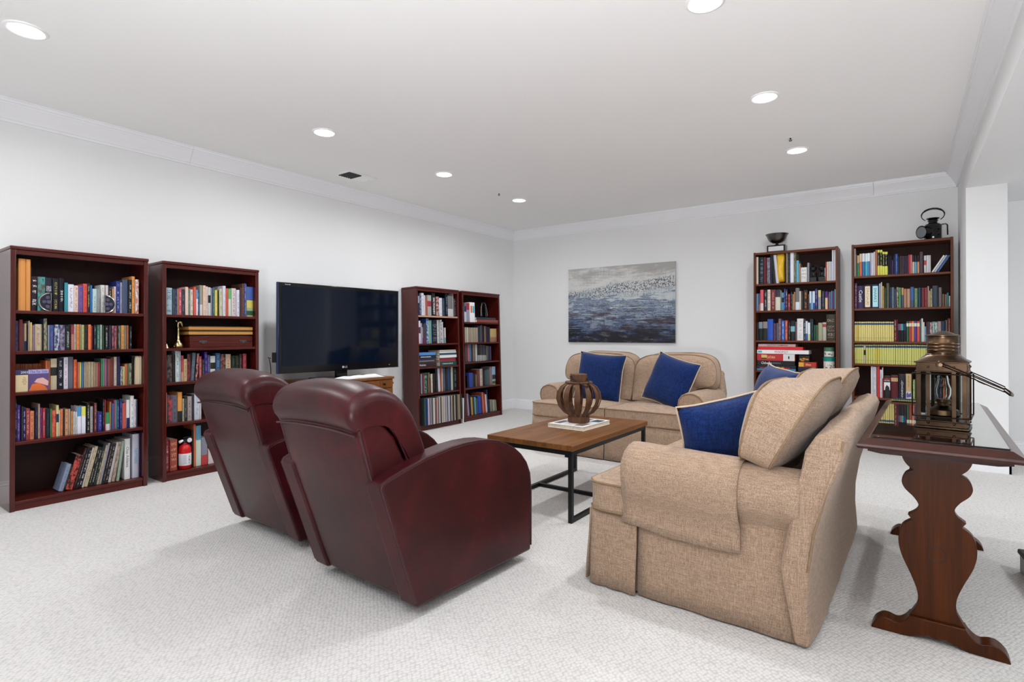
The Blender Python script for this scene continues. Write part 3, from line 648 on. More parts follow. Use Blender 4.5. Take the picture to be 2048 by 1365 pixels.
BOOKTAB = '''
c1s1|1.272|0.04|47,35,333,e93,,,,,1;83,22,332,e93,,,,,1;107,4,284,223;112,26,224,312,eee,l,,,1;142,37,225,2aa,654,x,,,1;181,32,222,223,dde,,,SCIENCE FICTION,1;219,33,220,112,dc5,t,,,1;254,26,225,112,eee,,,2010:,1;281,18,196,19a,,,,,1;301,31,187,eef,446,t,,,1;333,24,181,ecb,543,t,,,1;359,22,183,75a,435,t,,,1;384,22,197,e43,822,t,,,1;408,15,202,223,ee3,t,,,1;425,10,189,27c,,,,,1;438,25,166,bdd,777,t,,,1;464,20,163,999,,,,,1;486,24,196,ddd,999,t,,,1;514,15,196,dcc,,,,,1;531,18,191,222,ccc,t,,,1;553,9,173,d93;564,11,190,dcd,866,t,,,1;576,22,229,238,acf,t,,,1;600,14,223,99b,445,t,,,1;616,32,244,457,,,,,1;654,21,247,222,eee,t,,,1;676,19,273,e92,742,t,,,1;698,20,252,eee,d64,x,,,1
c1s2|1.013|0.04|28,21,193,225,446,x,,,1;51,17,201,722,,,,,1;69,5,176,555;76,10,176,b97,125,q,,,1;90,5,167,321;97,6,194,cba;104,9,184,db6,,,,,1;115,11,166,979,656,t,,,1;130,31,173,cb9,b33,t,,,1;162,5,172,876;175,17,210,457,ba5,x,,,1;195,8,167,89a;205,20,168,258,65a,x,,,1;229,27,171,247,ccd,x,,,1;259,25,169,a9b,446,x,,,1;288,27,169,122,ccc,t,,,1;320,14,168,c76,a24,b,,,1;336,10,175,bba,543,t,,,1;349,16,175,e82,a51,t,,,1;367,7,175,a96;375,14,172,bb7,663,t,,,1;392,18,170,222,555,t,,,1;413,15,174,f72,a41,t,,,1;430,9,166,933;445,13,169,223,aaa,t,,,1;464,16,170,276,cc9,t,,,1;484,10,174,bbb,443,t;498,10,170,253;513,16,168,222,ddd,t,,,1;534,6,170,334;543,5,170,546;551,13,168,424,b66,x,,,1;567,13,167,645,c66,x,,,1;581,10,169,222;593,14,168,443,887,x,,,1;610,18,172,d93,521,t,,,1;631,11,170,987,544,t;645,11,172,a63,642,t;663,14,167,112,aaa,t,,,1
c1s3|0.751|0.05|187,11,194,d62,,,,,1;200,10,192,c62,841,t,,,1;213,32,206,cb9,222,m,,,1;250,31,206,112,ccd,t,,,1;283,23,213,dde,c33,t,,,1;309,25,215,667,,,,,1;338,17,195,f62,a21,t,,,1;357,10,177,c64,,,,,1;369,8,176,dd3;379,14,175,37a,,,,,1;395,7,176,ba8,976,t;403,7,176,b97,875,t;411,7,175,ba8,875,t;419,7,177,cb9,875,t;427,7,175,ba8,875,t;436,7,175,cb9,976,t;444,7,176,ba8,875,t;452,7,174,b97,875,t;462,12,171,a76,,,,,1;475,13,173,933,,,,,1;492,8,196,486;502,9,196,597;513,9,196,b58;523,8,195,456;532,8,192,a44;541,7,194,754;550,9,200,832;560,8,201,733;570,16,206,cba,976,t,,,1;589,17,208,225,446,t,,,1;609,15,135,bbb,446,x;625,9,134,cc6;636,15,153,c63,,,,,1;653,8,153,475;663,14,155,aa8,554,x,,,1;680,14,207,111,,,,,1
c1s3b|0.751|0.14|56,5,175,a52,731,t;62,5,175,b62,731,t;69,5,175,b62,731,t;76,5,174,a52,731,t;83,5,174,b62,731,t;90,5,174,b62,731,t;97,5,174,a52,731,t;104,6,173,b62,731,t;111,6,173,b62,731,t;118,6,173,a52,731,t;125,6,173,b62,731,t;132,6,172,b62,731,t;140,6,172,a52,731,t;147,6,173,c62,832,t;155,6,173,c62,832,t;163,6,173,c62,832,t;171,6,172,c62,832,t;180,6,172,c62,832,t;190,15,173,567,889,t,,,1
c1s4|0.436|0.05|37,6,264,222,eee,t,,,1;45,15,230,539,ccd,t,,,1;68,6,219,444;75,12,205,226,eee,t,,,1;88,19,203,a33,ecc,t,,,1;110,21,184,e85,622,t,,,1;134,12,200,224,668,t,,,1;149,9,227,b98,765,t,,,1;160,10,199,238,b36,x,,,1;172,14,196,b23,eaa,t,,,1;189,21,190,122,457,t,,,1;212,7,188,485;221,18,177,e64,c32,x,,,1;243,14,208,dc8,235,m,,,1;259,5,175,dcb;266,13,180,e72,a41,t,,,1;280,8,176,223;291,17,176,d96,333,t,,,1;310,8,176,ba9;320,13,159,c84,642,t,,,1;336,9,155,ddd,555,t;347,8,153,ddd,666,t;357,21,187,eef,39d,b,,,1;380,23,185,eef,ee3,b,,,1;411,17,207,222,ddb,t,,,1;430,14,180,aaa,333,t,,,1;454,15,202,733,caa,t,,,1;473,28,137,228,99d,t,,,1;503,9,221,222,aaa,t,,,1;516,4,221,c23;522,24,126,295,dde,q,,,1;547,8,200,d83,a22,t;557,11,188,36a,247,t,,,1;570,9,211,b35;580,8,210,2a9;589,15,211,247,aac,t,,,1;606,13,207,238,99c,t,,,1;621,12,183,d54,,,,,1;635,9,186,e65;647,19,205,eee,226,q,,,1;671,22,232,eee,446,t,,,1;694,14,204,dde,c44,t,,,1;711,7,202,457
c1s5|0.062|0.05|254,25,180,89b,567,t,15,,1;281,7,173,222,998,t,15;290,39,232,111,d43,x,15,,1;333,14,277,311,755,t,14,,1;349,10,279,222,ddd,t,14,,1;360,21,274,112,eee,t,14,,1;382,11,271,cba,876,t,13,,1;395,19,276,cb9,443,t,13,,1;418,16,267,222,bba,t,13,,1;435,15,263,222,ccb,t,12,,1;452,15,278,233,bb9,t,12,,1;467,14,273,ba8,554,t,12,,1;483,13,285,99a,556,t,11,,1;499,12,284,222,c99,t,11,,1;512,21,277,222,bbb,t,11,,1;535,17,282,cbb,897,t,10,,1;557,20,281,ba9,876,x,9,,1;585,16,286,9a9,798,t,7,,1;638,35,294,eee,222,,,Chas Addams,1;687,40,321,ccd,39b,,,THE PYTHONS,1;728,8,326,225,,,,,1
c2s1|1.272|0.04|28,4,269,ddd;34,8,255,abc;43,42,208,acd,456,l,,,1;87,16,201,345,678,t,,,1;104,15,202,224,558,x,,,1;120,10,203,986,543,t;130,20,207,d45,fcc,t,,,1;152,21,202,334,99a,t,,,1;178,21,223,ecb,,,,,1;202,13,208,799,675,x;216,20,205,dcb,654,t,,,1;241,17,226,e53,,,,,1;260,11,206,eef,4ad,b;272,11,203,26a,cde,t;287,22,244,998,dcc,q,,,1;311,19,244,eca,c75,t,,,1;332,18,237,dcc,c54,t,,,1;352,20,232,ccc,122,m,,,1;374,10,228,99a;386,15,229,367,9ab,t,,,1;403,20,212,dc4,985,t,,,1;426,11,213,222;440,24,226,cca,664,t,,,1;468,23,252,dde,d54,t,,,1;496,20,233,d53,933,t,,,1;517,23,227,cdc,5b6,b,,,1;544,37,238,dcc,544,t,,,1;583,24,226,dde,467,t,,,1;614,16,247,533,,,,,1;631,16,282,643,d64,t,,,1;648,15,286,349,bcd,t,,,1;665,6,280,bcb;672,54,259,46b,dc4,s,,,1
c2s3|0.750|0.05|30,21,207,246,acd,t,,,1;53,34,212,222,766,x,,,1;90,20,213,211,,,,,1;112,27,240,cdd,445,t,,,1;141,9,238,bbc;152,17,203,b44,c97,q,,,1;170,24,175,ca7,543,t,,,1;197,24,212,222,923,x,,,1;224,26,221,567,789,t,4,,1;254,16,218,222,e88,x,4,,1;285,20,192,a44,daa,t,,,1;307,19,168,222,888,t,,,1;328,21,227,318,b9c,t,,,1;351,21,201,447,99b,t,,,1;374,38,192,ccc,222,m,,,1;417,34,214,258,9ab,t,,,1;454,41,204,223,954,x,,,1;498,42,203,ca8,532,t,,,1;545,31,189,121,555,t,,,1;578,32,189,121,555,t,,,1;613,20,199,322,a86,t,,,1;641,31,203,923,c77,t,,,1
c2s4|0.436|0.05|32,20,235,dc9,c33,t,,,1;55,31,213,445,d33,x,,,1;88,34,210,667,223,t,,,1;128,32,230,e92,222,q,,,1;161,12,177,aa8,444,t;176,21,191,222,aaa,t,,,1;199,30,191,a99,544,t,,,1;231,14,202,333;251,41,205,ccd,689,t,,,1;294,8,172,dcc
c2s5|0.062|0.06|41,29,249,923,ecc,t,,,1;74,51,241,a43,da6,l,,,1;234,13,294,111,,,,,1;249,14,337,d62,,,,,1;266,38,323,cdc,59b,b,,,1;308,46,222,889,c33,q,,,1;360,45,116,dcc,,,,,1
c3s1|1.343|0.03|42,35,227,135,abc,b;79,31,262,345,99b,x;112,38,267,dde,333,t,,,1;152,26,242,dcc;181,28,218,a53;211,62,246,aaa,a24,m,,,1;289,58,280,222,fff,,,DICTIONARY,1;354,53,237,723,ca9,x,,,1;410,49,224,dde,889,t,,,1;471,42,223,345,678,t;518,42,285,112,8ac,t,,,1;570,91,267,777,ccc,q,,,1;663,11,294,bbb;680,26,229,334,ccc,t
c3s2|1.012|0.03|38,13,284,dcc;62,29,268,dde,534,m;93,22,241,a9b;118,18,194,987,a38,q;138,12,228,446;155,23,245,443,734,q;183,35,297,25a,acd,x,,,1;220,10,278,bcb;232,21,278,8a6;255,18,279,5ac;276,83,280,112,889,l,,,1;370,34,285,ccc,444,t;429,22,288,ddd,357,x;456,12,260,ddd;471,22,187,246,b87,x;495,24,191,ccc,5aa,q
c3s4|0.425|0.04|56,29,235,234,112,x;86,19,232,9ab;112,25,237,823;140,39,237,7a9,222,x,,,1;183,19,232,121;206,26,241,764;234,16,177,722;253,29,223,ccb,776,t;285,32,226,211,543,t;321,44,276,111,444,t,,,1;378,37,284,ccd,,,-2,,1;418,15,292,b33;442,12,283,dc9;457,15,282,223;474,13,281,75a;489,16,280,266;510,28,279,322;541,41,286,247,,,,,1;584,17,277,134;606,34,288,bba;644,65,276,122,899,t,,,1
c3s5|0.062|-0.04|40,12,322,233;54,14,324,355;70,19,323,244;91,19,324,249;113,25,323,dcd;140,12,325,877;154,12,325,a99;168,19,324,447;188,12,325,998;202,18,325,ddc;224,13,325,877;239,8,326,322;248,12,326,c56;262,13,326,cba;277,12,326,254;292,13,326,bbb;307,16,326,cab;326,14,326,432;342,13,326,cba;357,11,327,aa9;370,6,328,222;379,26,325,cbb;407,15,327,99a;424,12,327,bbb;439,10,328,445;450,8,328,ddd;461,8,328,234;471,20,327,bbc;493,7,328,323;501,23,327,bbb;528,14,328,875;545,18,328,322;566,17,328,ba9;588,29,327,222;620,12,329,765;634,24,328,986;660,24,328,875;688,21,328,223
c4s1|1.280|0.03|80,40,208,ccd,226,b;123,60,251,99a,a23,b,,,1;187,101,264,eee,5bc,w
c4s2|1.016|0.04|93,35,199,ba9;131,20,197,ccb;153,28,195,987;183,14,196,ba8,776,t;200,15,194,a98,776,t;217,15,193,ba8,776,t;234,15,196,a98,776,t;251,15,195,ba8,776,t;268,15,193,a98,776,t;285,15,197,ba8,776,t;303,15,195,a98,776,t;320,15,193,ba8,776,t;337,15,197,a98,776,t;358,28,212,435;391,23,217,255;417,36,231,645;458,36,222,112;499,29,217,876;533,20,215,522;556,57,208,124;617,140,184,ca6,a75,q,,,1
c4s3|0.764|0.04|95,18,232,666;117,21,231,823;140,29,229,b66;174,41,232,37a;220,24,225,433;248,24,229,977;274,19,225,664;298,35,225,ccc;338,28,221,222,aaa,q;369,19,220,322,aaa,q;391,27,219,234,aaa,q;420,22,217,443,aaa,q;445,27,214,334,aaa,q;475,25,212,446,aaa,q;502,22,208,323,aaa,q;527,24,202,664;554,28,198,335;585,20,195,224;608,22,193,446
c4s4|0.427|0.05|126,32,153,112;161,74,188,24a,,,,,1;239,23,175,421;268,33,167,221;304,17,160,886;324,61,220,733,,,,,1;391,60,231,cba,554,t;457,35,208,322;495,30,209,456;528,31,213,266;561,28,217,566;600,46,244,977;649,73,249,8bd,234,s,,,1
c4s5|0.062|0.05|125,34,287,a8a,,,-4;166,35,268,112,,,-4;204,35,234,c94,,,-3;242,22,239,344,,,-3;267,31,229,5aa,,,-3;305,32,213,456,,,-3;340,63,237,14b,,,-3,,1;406,20,208,622,,,-3;434,35,278,c64,,,-4;477,19,266,b33,,,-4;499,32,244,ccc,,,-4;537,18,305,336,,,-4;563,31,164,223,,,-3;597,53,160,887,,,-3;660,31,155,aa9,,,-3;695,47,148,887,,,-6
c5s1|1.671|0.03|21,20,304,edc,,,,,1;44,14,298,211;59,34,296,134,aaa,l,,,1;96,25,295,712,,,,,1;129,32,287,99a,656,x,,,1;163,20,286,224,,,,,1;190,30,322,111,eee,v,-5,,1;224,24,313,dde,,,-5,,1;311,12,323,333;324,9,324,ca7;336,19,328,234,789,t,,,1;360,33,340,eef,,,,,1;395,19,320,997,554,x,,,1;417,25,233,5bd,,,,,1;443,14,202,b86;460,56,156,eee,999,l,,,1;521,18,202,99a;680,7,138,bbc;689,12,199,b43;702,10,198,edc;714,9,199,cdb;724,9,199,dcd;734,11,198,bcd;746,10,317,eef;758,9,317,dde;769,9,317,eee
c5s2|1.379|0.03|21,20,189,69c;44,16,191,556,b65,q;61,32,231,e56,edd,q,,,1;99,32,225,223,ddd,t,,,1;135,29,229,edc,333,t,,,1;168,45,227,823,db8,t,,,1;215,47,224,ddc,334,b,,,1;264,9,208,996;275,23,189,49d,124,m;300,13,231,238,cce,t;314,17,225,424,eee,t;336,21,174,a22,edd,t;363,17,192,222,69b,t;382,9,169,c96;393,12,193,b85;409,36,234,777,def,q,,,1;445,17,198,dcb;465,16,199,233,678,t;484,42,209,211,d83,t,,,1;529,9,164,633;540,13,193,eff,28b,q;556,15,192,8bd;572,17,193,eef,25b,q;592,22,216,237,dab,t,,,1;620,26,200,99a,dc7,b,,,1;653,24,191,334,889,t,,,1;684,22,185,ec9,528,b;710,5,155,735;717,19,178,668;738,10,187,49c;750,16,186,725;768,10,202,5bd
c5s3|1.054|0.03|21,22,192,222;45,37,202,122,89a,b,,,1;86,46,205,222,988,b,,,1;134,55,232,15c,,,,,1;194,24,186,745,436,x;222,19,189,567;242,24,234,a78,756,x,,,1;274,28,213,27d,def,t,,,1;307,25,216,c43,edd,t,,,1;341,15,198,322,ccc,t;361,41,210,122,7bc,m,,,1;406,17,200,755;424,57,232,eee,999,t,,,1;485,18,202,235,ddd,t;503,18,206,dde,26b,q;524,21,188,eff,dd8,q;546,10,227,345;558,15,226,234,788,t;578,19,163,254;600,18,162,464;621,37,186,aa8,,,,,1;661,32,190,bba,b33,n,,,1;693,80,272,332,a87,l,,,1
c6s1|1.701|0.03|21,11,283,cbb;33,10,223,665;46,19,211,285,da6,b,,,1;67,19,225,e62,eca,b,,,1;89,22,226,27b,eef,b,,,1;113,21,225,3bc,eff,b,,,1;134,20,226,38c,eff,b,,,1;157,12,227,dcd;171,11,226,eef;184,12,236,ddd;198,17,253,b63,,,,,1;216,17,251,112,ee3,y,,,1;235,20,249,112,ee3,y,,,1;256,18,229,112,ee3,y,,,1;275,23,226,112,ee3,y,,,1;302,13,188,112;317,12,184,213;331,12,141,426;346,8,179,223;356,24,200,249,7ad,t,,,1;382,10,171,232;395,10,177,433;406,10,176,533;417,12,175,335;431,13,174,423;446,11,173,335;461,14,182,c22;476,14,181,d78;492,15,174,dca,222,b;508,19,172,4ad,112,b;530,15,171,e95,112,b;548,26,202,445,634,x,,,1;581,17,164,ddd,d33,m;600,19,165,dde;620,11,164,ddc;633,16,175,eee,,,30;652,14,174,ccd,,,30;668,8,173,36a,,,30;677,11,172,27b,ccd,t,30
c6s2|1.377|0.03|21,25,256,524,cbc,t,,,1;49,52,229,325,ddd,,,Castle,1;103,59,237,312,edc,,,DINOSAURS,1;166,61,236,135,aee,,,SHARKS,1;228,12,243,aac;242,9,256,cdb;253,14,216,d93,543,t;270,14,199,253;287,23,243,554,,,,,1;313,14,203,235;329,20,200,678,345,t,,,1;351,14,183,346;367,16,201,543,cb9,x;386,16,195,4a6,263,t;407,16,192,557,d93,b;425,22,181,b86,,,,,1;449,25,180,c97,,,,,1;476,28,196,36a,457,q,,,1;507,24,182,796,453,t,,,1;535,21,186,146,,,,,1;560,25,184,723,,,,,1;586,18,185,923,b65,t;607,10,197,b98;619,8,154,cb6;629,13,171,776,bb9,x;645,39,199,345,,,,,1;689,23,182,766,,,,,1;715,17,119,754;735,13,115,875;749,13,130,278;764,9,99,ccb
c6s3|1.049|0.03|21,17,197,ed7,258,k;39,17,197,db3,258,k;58,17,197,ed7,258,k;77,17,196,ed7,258,k;95,17,196,ed7,258,k;114,16,196,ed7,258,k;132,16,196,ed7,258,k;149,16,196,ed7,258,k;167,16,195,ed7,258,k;186,16,195,ed7,258,k;204,16,195,ed7,258,k;222,16,195,ed7,258,k;240,16,194,ed7,258,k;258,16,194,ed7,258,k;276,16,194,ed7,258,k;293,16,194,ed7,258,k;311,16,193,ed7,258,k;329,16,193,ed7,258,k;347,22,214,612,caa,t,,,1;371,5,216,712;378,10,172,112,36a,b;390,10,172,112,d54,b;402,15,172,112,2bb,b;418,8,172,112,259,b;428,11,172,223,247,b;444,18,197,264,eec,n,,,1;464,18,197,a43,eec,n,,,1;484,20,197,e73,eec,n,,,1;505,19,197,34a,eec,n,,,1;526,21,196,e43,eec,n,,,1;549,10,211,277;560,11,221,eee;573,9,186,eed;584,11,145,5ac;597,10,188,723;609,12,190,256;623,16,185,a35,ecc,x;641,16,190,5aa,cdc,x;658,22,189,499,cdc,x,,,1;682,24,192,aaa,c88,x,,,1;707,28,194,246,,,,,1;738,15,203,765;757,16,218,844,ca9,t,,,1
c6s4|0.827|0.03|21,18,189,dd6,258,k;41,18,190,dd6,258,k;60,18,190,dd6,258,k;79,18,190,dd6,258,k;98,17,190,cba,222,m;117,17,190,dd6,258,k;137,17,190,dd6,258,k;156,17,190,dd6,258,k;175,17,191,dd6,258,k;193,17,190,dc2,258,k;212,17,191,dc2,258,k;231,17,191,dd6,258,k;250,17,191,dd6,258,k;268,17,191,dd6,258,k;287,17,191,dd6,258,k;305,17,191,dd6,258,k;323,17,191,dd6,258,k;341,16,192,dd6,258,k;360,16,191,dd6,258,k;378,16,192,dd6,258,k;396,16,192,dd6,258,k;414,16,192,dd6,258,k;432,16,192,dd6,258,k;450,16,192,dd6,258,k;467,16,192,dd6,258,k;485,16,192,dd6,258,k;503,16,193,dd6,258,k;520,16,192,dd6,258,k;537,16,192,dd6,258,k;555,16,192,dd6,258,k;572,16,192,dd6,258,k;590,15,192,dd6,258,k;607,15,192,dd6,258,k;623,15,191,dd6,258,k;641,15,191,dd6,258,k;658,15,191,dd6,258,k;675,15,190,dd6,258,k;692,15,190,dd6,258,k;709,15,190,dd6,258,k;724,15,190,dd6,258,k;742,15,190,dd6,258,k;758,15,190,dd6,258,k
c6s5|0.497|0.03|158,15,305,eee,,,,,1;175,28,302,dde,999,t,,,1;207,22,306,d22,,,,,1;232,17,275,dde,888,t,,,1;250,8,296,c33,eee,b;262,55,213,222,eee,,,1001,1;321,55,222,612,ca7,n,,,1;382,54,234,223,ddd,,,LOVECRAFT,1;438,43,242,db7,632,,,BEAST,1;484,26,189,8a5,dec,t,,,1;516,22,250,435,dab,t,,,1;543,26,235,223,,,,,1;572,22,225,546,,,,,1;597,32,259,ddd,345,t,,,1;631,37,207,234,,,,,1;673,40,226,223,778,t,,,1;718,18,215,c63,,,,,1;739,6,219,444;748,12,214,ddc;763,10,209,323
'''
place_books(BOOKTAB)
tag(geo_obj(mass, 'thin_books'), 'many more thin books filling the gaps on all six bookcases', 'books', kind='stuff')
def on(ck, s, b, z, rz=0): return CASE[ck][0] @ Matrix.Translation((s, b, z)) @ Matrix.Rotation(R(rz), 4, 'Z')

# books lying flat: spine towards the room
def scribble(w, h, mat, parent, X, seed=1, name='lettering'):
    rr = random.Random(seed); m = MB(); x = -w / 2
    while x < w / 2:
        k = rr.uniform(.5, .9) * h
        m.box(x, x + k * .62, -.0004, 0, -h / 2, h * rr.choice((.2, .3, .5)), 0, X); x += k * .62 + h * rr.choice((.14, .14, .16, .5))
    return m.build(name, mat, parent, smooth=0)
def flat_book(ck, s, b, z, length, thick, depth, col, label, ttl=None, ink='eeeeee', group=None, dz=0, ts=(.5, .55, 0), cat='book', name='book'):
    X = on(ck, s, b, z + .0006, dz)
    o = MB().box(0, length, 0, depth, 0, .002).box(0, length, 0, depth, thick - .002, thick).box(0, length, 0, .003, .002, thick - .002).build(name, flat('cover', col, .4), smooth=0)
    o.matrix_world = X; tag(o, label, cat, group)
    MB().box(.003, length - .003, .003, depth - .003, .0021, thick - .0021).build('pages', M['paper'], o, smooth=0)
    if ttl == '~': scribble(length * ts[0], thick * ts[1], flat('ink', ink), o, Matrix.Translation((length * (.5 + ts[2]), -.0006, thick * .5)), int(length * 1e4))
    elif ttl: text(ttl, length * ts[0], thick * ts[1], flat('ink', ink), o, Matrix.Translation((length * (.5 + ts[2]), -.0006, thick * .5)))
    return o
z = .736
for i, (th, col, wd, lab, tt) in enumerate(((.046, '2a1418', .30, 'maroon art book at the foot of the left stack beside the television', 'World Art'), (.016, '3a2c38', .29, 'thin plum book second from bottom in the left stack beside the television', None), (.012, 'b0a8a0', .27, 'thin pale book mid left stack beside the television', None),
        (.022, '20284a', .29, 'navy book under the black one in the left stack beside the television', None), (.036, '12141c', .30, 'black book with white lettering, left stack beside the television', '~'), (.034, '4a88c8', .295, 'bright blue book on top of the left stack beside the television', None))):
    flat_book('c3', .036 + .002 * (i % 2), .028 + .004 * (i % 3), z, wd, th, .2, col, lab, tt, group='stacked books beside the television', ts=((.35, .5, -.27) if i == 0 else (.55, .3, -.08))); z += th + .001
z = .736
for i, (th, col, wd, lab, tt) in enumerate(((.05, '1c3f40', .30, 'dark green book with pale lettering, foot of the right stack by the television', '~'), (.018, '8a3038', .29, 'dark red book second from bottom in right stack by the television', None), (.026, '7c2030', .295, 'maroon book third in the right stack by the television', None),
        (.033, 'e4e4e6', .30, 'white book in the middle of the right stack by the television', None), (.024, '2a4a58', .31, 'dark teal book near the top of right stack by the television', None), (.02, 'e8e8ea', .30, 'white book second from top, right stack by the television', None), (.016, 'b8b4a8', .29, 'pale grey book topmost in the right stack by the television', None))):
    flat_book('c3', .394 + .003 * (i % 2), .026 + .003 * (i % 3), z, wd, th, .2, col, lab, tt, 'b8d0c8', 'stacked books beside the television', ts=(.6, .26, -.05)); z += th + .001
flat_book('c4', .287, .0, 1.28, .46, .036, .22, '8a4034', 'large rust book with cream pages under the dark book, corner bookcase', group='books lying on the corner bookcase')
flat_book('c4', .29, .012, 1.3175, .42, .03, .2, '283440', 'dark slate book lying under the black figurines, corner bookcase', group='books lying on the corner bookcase')

# ------------------------------------------------------------------ loveseats
ARM = [(.655, .05), (.645, .47), (.64, .53), (.648, .585), (.675, .627), (.715, .648), (.76, .656), (.805, .65), (.85, .628), (.88, .592), (.891, .545), (.883, .492), (.858, .447), (.828, .415), (.812, .37), (.815, .22), (.825, .09), (.835, .012)]
def catmull(pts, k=4):
    out = []
    for i in range(len(pts) - 1):
        p0, p1, p2, p3 = pts[max(0, i - 1)], pts[i], pts[i + 1], pts[min(len(pts) - 1, i + 2)]
        for j in range(k):
            u = j / k
            out.append(tuple(.5 * ((2 * b_) + (-a + c) * u + (2 * a - 5 * b_ + 4 * c - d) * u * u + (-a + 3 * b_ - 3 * c + d) * u ** 3) for a, b_, c, d in zip(p0, p1, p2, p3)))
    return out + [pts[-1]]
ARM = [(x, z if z < .4 else .4 + (z - .4) * .9) for x, z in ARM]
def loveseat(label, X, group):
    t = thing('loveseat', label, 'sofa', X, group)
    L = M['linen']
    MB().box(-.80, .80, .06, .86, .06, .325).build('base_frame', L, t, bevel=.02)
    for s in (1, -1):
        poly = [(s * a, z) for a, z in ARM] + [(s * .80, .012)]
        a = MB().prism(poly, 1, .2, .87, n=10)
        def fa(x, y, z):
            k = max(0, (.2 + .05 - y) / .05); q = max(0, (y - .7) / .16)
            return (x - s * .012 * k, y + .012 * k * abs(z - .55) * 2, z - .008 * k + .0 * q - .02 * max(0, (y - .25)) * (1 if z > .45 else 0))
        arm = ruffle(a.deform(fa), .004, 6, 3 + s).build('arm', L, t, bevel=.016, seg=3, angle=55, smooth=60)
        MB().tube([(s * (.76 + (x - .77) * .9), .199, .53 + (z - .535) * .9) for x, z in ARM[1:15]], .005, 6).build('welt', M['linen_welt'], arm)
    # back: a slab that flares backwards and rolls over at the top
    BP = [(.86, .012), (.815, .27), (.835, .40), (.865, .52), (.875, .62), (.89, .72), (.925, .78), (.965, .797), (1.002, .787), (1.018, .752), (1.006, .70), (.962, .56), (.925, .42), (.905, .28), (.902, .15), (.912, .012)]
    bk = MB().prism(BP, 0, -.83, .83, n=12)
    def fb(x, y, z):
        k = max(0, (abs(x) - .62) / .21)
        q = min(1, max(0, (.68 - z) / .16)); q = q * q * (3 - 2 * q)
        return (x * (1 + .042 * q), y - .015 * k * k, z - (.022 * k * k if z > .6 else 0))
    bo = ruffle(bk.deform(fb), .004, 5, 9).build('back', L, t, bevel=.014, seg=3, angle=55, smooth=60)
    for s in (1, -1):
        pts = [(s * (.828 + .034 * min(1, max(0, (.68 - z) / .16))), y - .012, z) for y, z in [(.902, .28), (.922, .42), (.957, .56), (.998, .70), (1.008, .748)]]
        MB().tube(pts, .0045, 6).build('welt', M['linen_welt'], bo)
    # seat cushions, T-shaped in front of the arms
    for s in (1, -1):
        pl = [(.004, .0), (.80, .0), (.845, .03), (.855, .08), (.855, .17), (.83, .192), (.665, .195), (.648, .21), (.648, .74), (.004, .74)]
        pl = [(s * a, y) for a, y in pl]
        b = MB(); fine = []
        for i, p in enumerate(pl):
            q = pl[(i + 1) % len(pl)]; k = max(1, int(math.dist(p, q) / .06))
            fine += [(lerp(p[0], q[0], j / k), lerp(p[1], q[1], j / k)) for j in range(k)]
        n = len(fine); cx, cy = s * .35, .32
        for zz, up in ((.335, -1), (.462, 1)):
            o = len(b.v); vs = []; rings = 6
            for k in range(rings):
                c = 1 - k / rings
                h = zz + up * (.026 if up > 0 else .004) * (1 - c ** 2.6)
                vs += [(cx + (p[0] - cx) * c, cy + (p[1] - cy) * c, h) for p in fine]
            vs.append((cx, cy, zz + up * .026))
            fs = []
            for k in range(rings - 1): fs += [(k * n + i, k * n + (i + 1) % n, (k + 1) * n + (i + 1) % n, (k + 1) * n + i) for i in range(n)]
            fs += [((rings - 1) * n + i, (rings - 1) * n + (i + 1) % n, rings * n) for i in range(n)]
            b.add(vs, fs)
        m = (6 * n + 1); b.f += [(i, (i + 1) % n, m + (i + 1) % n, m + i) for i in range(n)]; b.mi += [0] * n
        c = ruffle(b, .004, 7, s).build('seat_cushion', L, t, bevel=.012, seg=2, angle=50, smooth=50)
        for zz in (.34, .458):
            MB().tube([(p[0] + s * .001, p[1] - .001, zz) for p in fine], .0055, 6, True).build('welt', M['linen_welt'], c)
        # back cushion
        base = [(-.32, -.265), (.285, -.265), (.31, -.24), (.315, -.16), (.34, -.115), (.40, -.097), (.46, -.088), (.495, -.062), (.511, -.015), (.514, .05), (.503, .12), (.474, .19), (.42, .235), (.33, .262), (.2, .272), (.05, .272), (-.10, .27), (-.17, .262), (-.235, .24), (-.29, .20), (-.318, .14), (-.325, .06), (-.328, -.05), (-.327, -.18)]
        out = [(s * x, z * .92) for x, z in catmull(base + base[:1], 3)[:-1]]
        def shape(x, y, z):      # a wedge, thicker and raked back at the top
            y = y * max(.7, .79 + 1.8 * (z + .08)); g_ = min(1, max(0, (z + .1) / .35))
            return (x, y, z + .45 * y * g_)
        B = ruffle(puff(out, .14, .045, .045, 7, 2.4, .6).deform(shape), .007, 5, 20 + s)
        cu = B.build('back_cushion', L, t, bevel=.012, seg=2, angle=55, smooth=55)
        cu.matrix_local = Matrix.Translation((s * .33, .727, .695)) @ Matrix.Rotation(R(-21), 4, 'X') @ Matrix.Rotation(R(-s * 1.0), 4, 'Y')
        for yy in (-.071, .071):
            MB().tube([shape(p[0] * 1.004, yy, p[1] * 1.004) for p in out], .005, 6, True).build('welt', M['linen_welt'], cu)
    # skirt with inverted pleats at the middle and the corners
    def panel(p0, p1, out, zt, name='skirt_panel', k=10):
        b = MB(); vs = []; p0, p1, out = Vector(p0), Vector(p1), Vector(out); n = 5
        for j in range(n + 1):
            z = zt * (1 - j / n) + .008
            for i in range(k + 1):
                p = p0.lerp(p1, i / k) + out * (.004 + .022 * (j / n) ** 1.3) + out * .004 * math.sin(i * 1.7 + j)* (j / n)
                vs.append((p.x, p.y, z))
        b.add(vs, [(j * (k + 1) + i, j * (k + 1) + i + 1, (j + 1) * (k + 1) + i + 1, (j + 1) * (k + 1) + i) for j in range(n) for i in range(k)])
        return b.build(name, L, t, solid=.008, smooth=60)
    panel((-.832, .012, 0), (-.004, .012, 0), (0, -1, 0), .325)
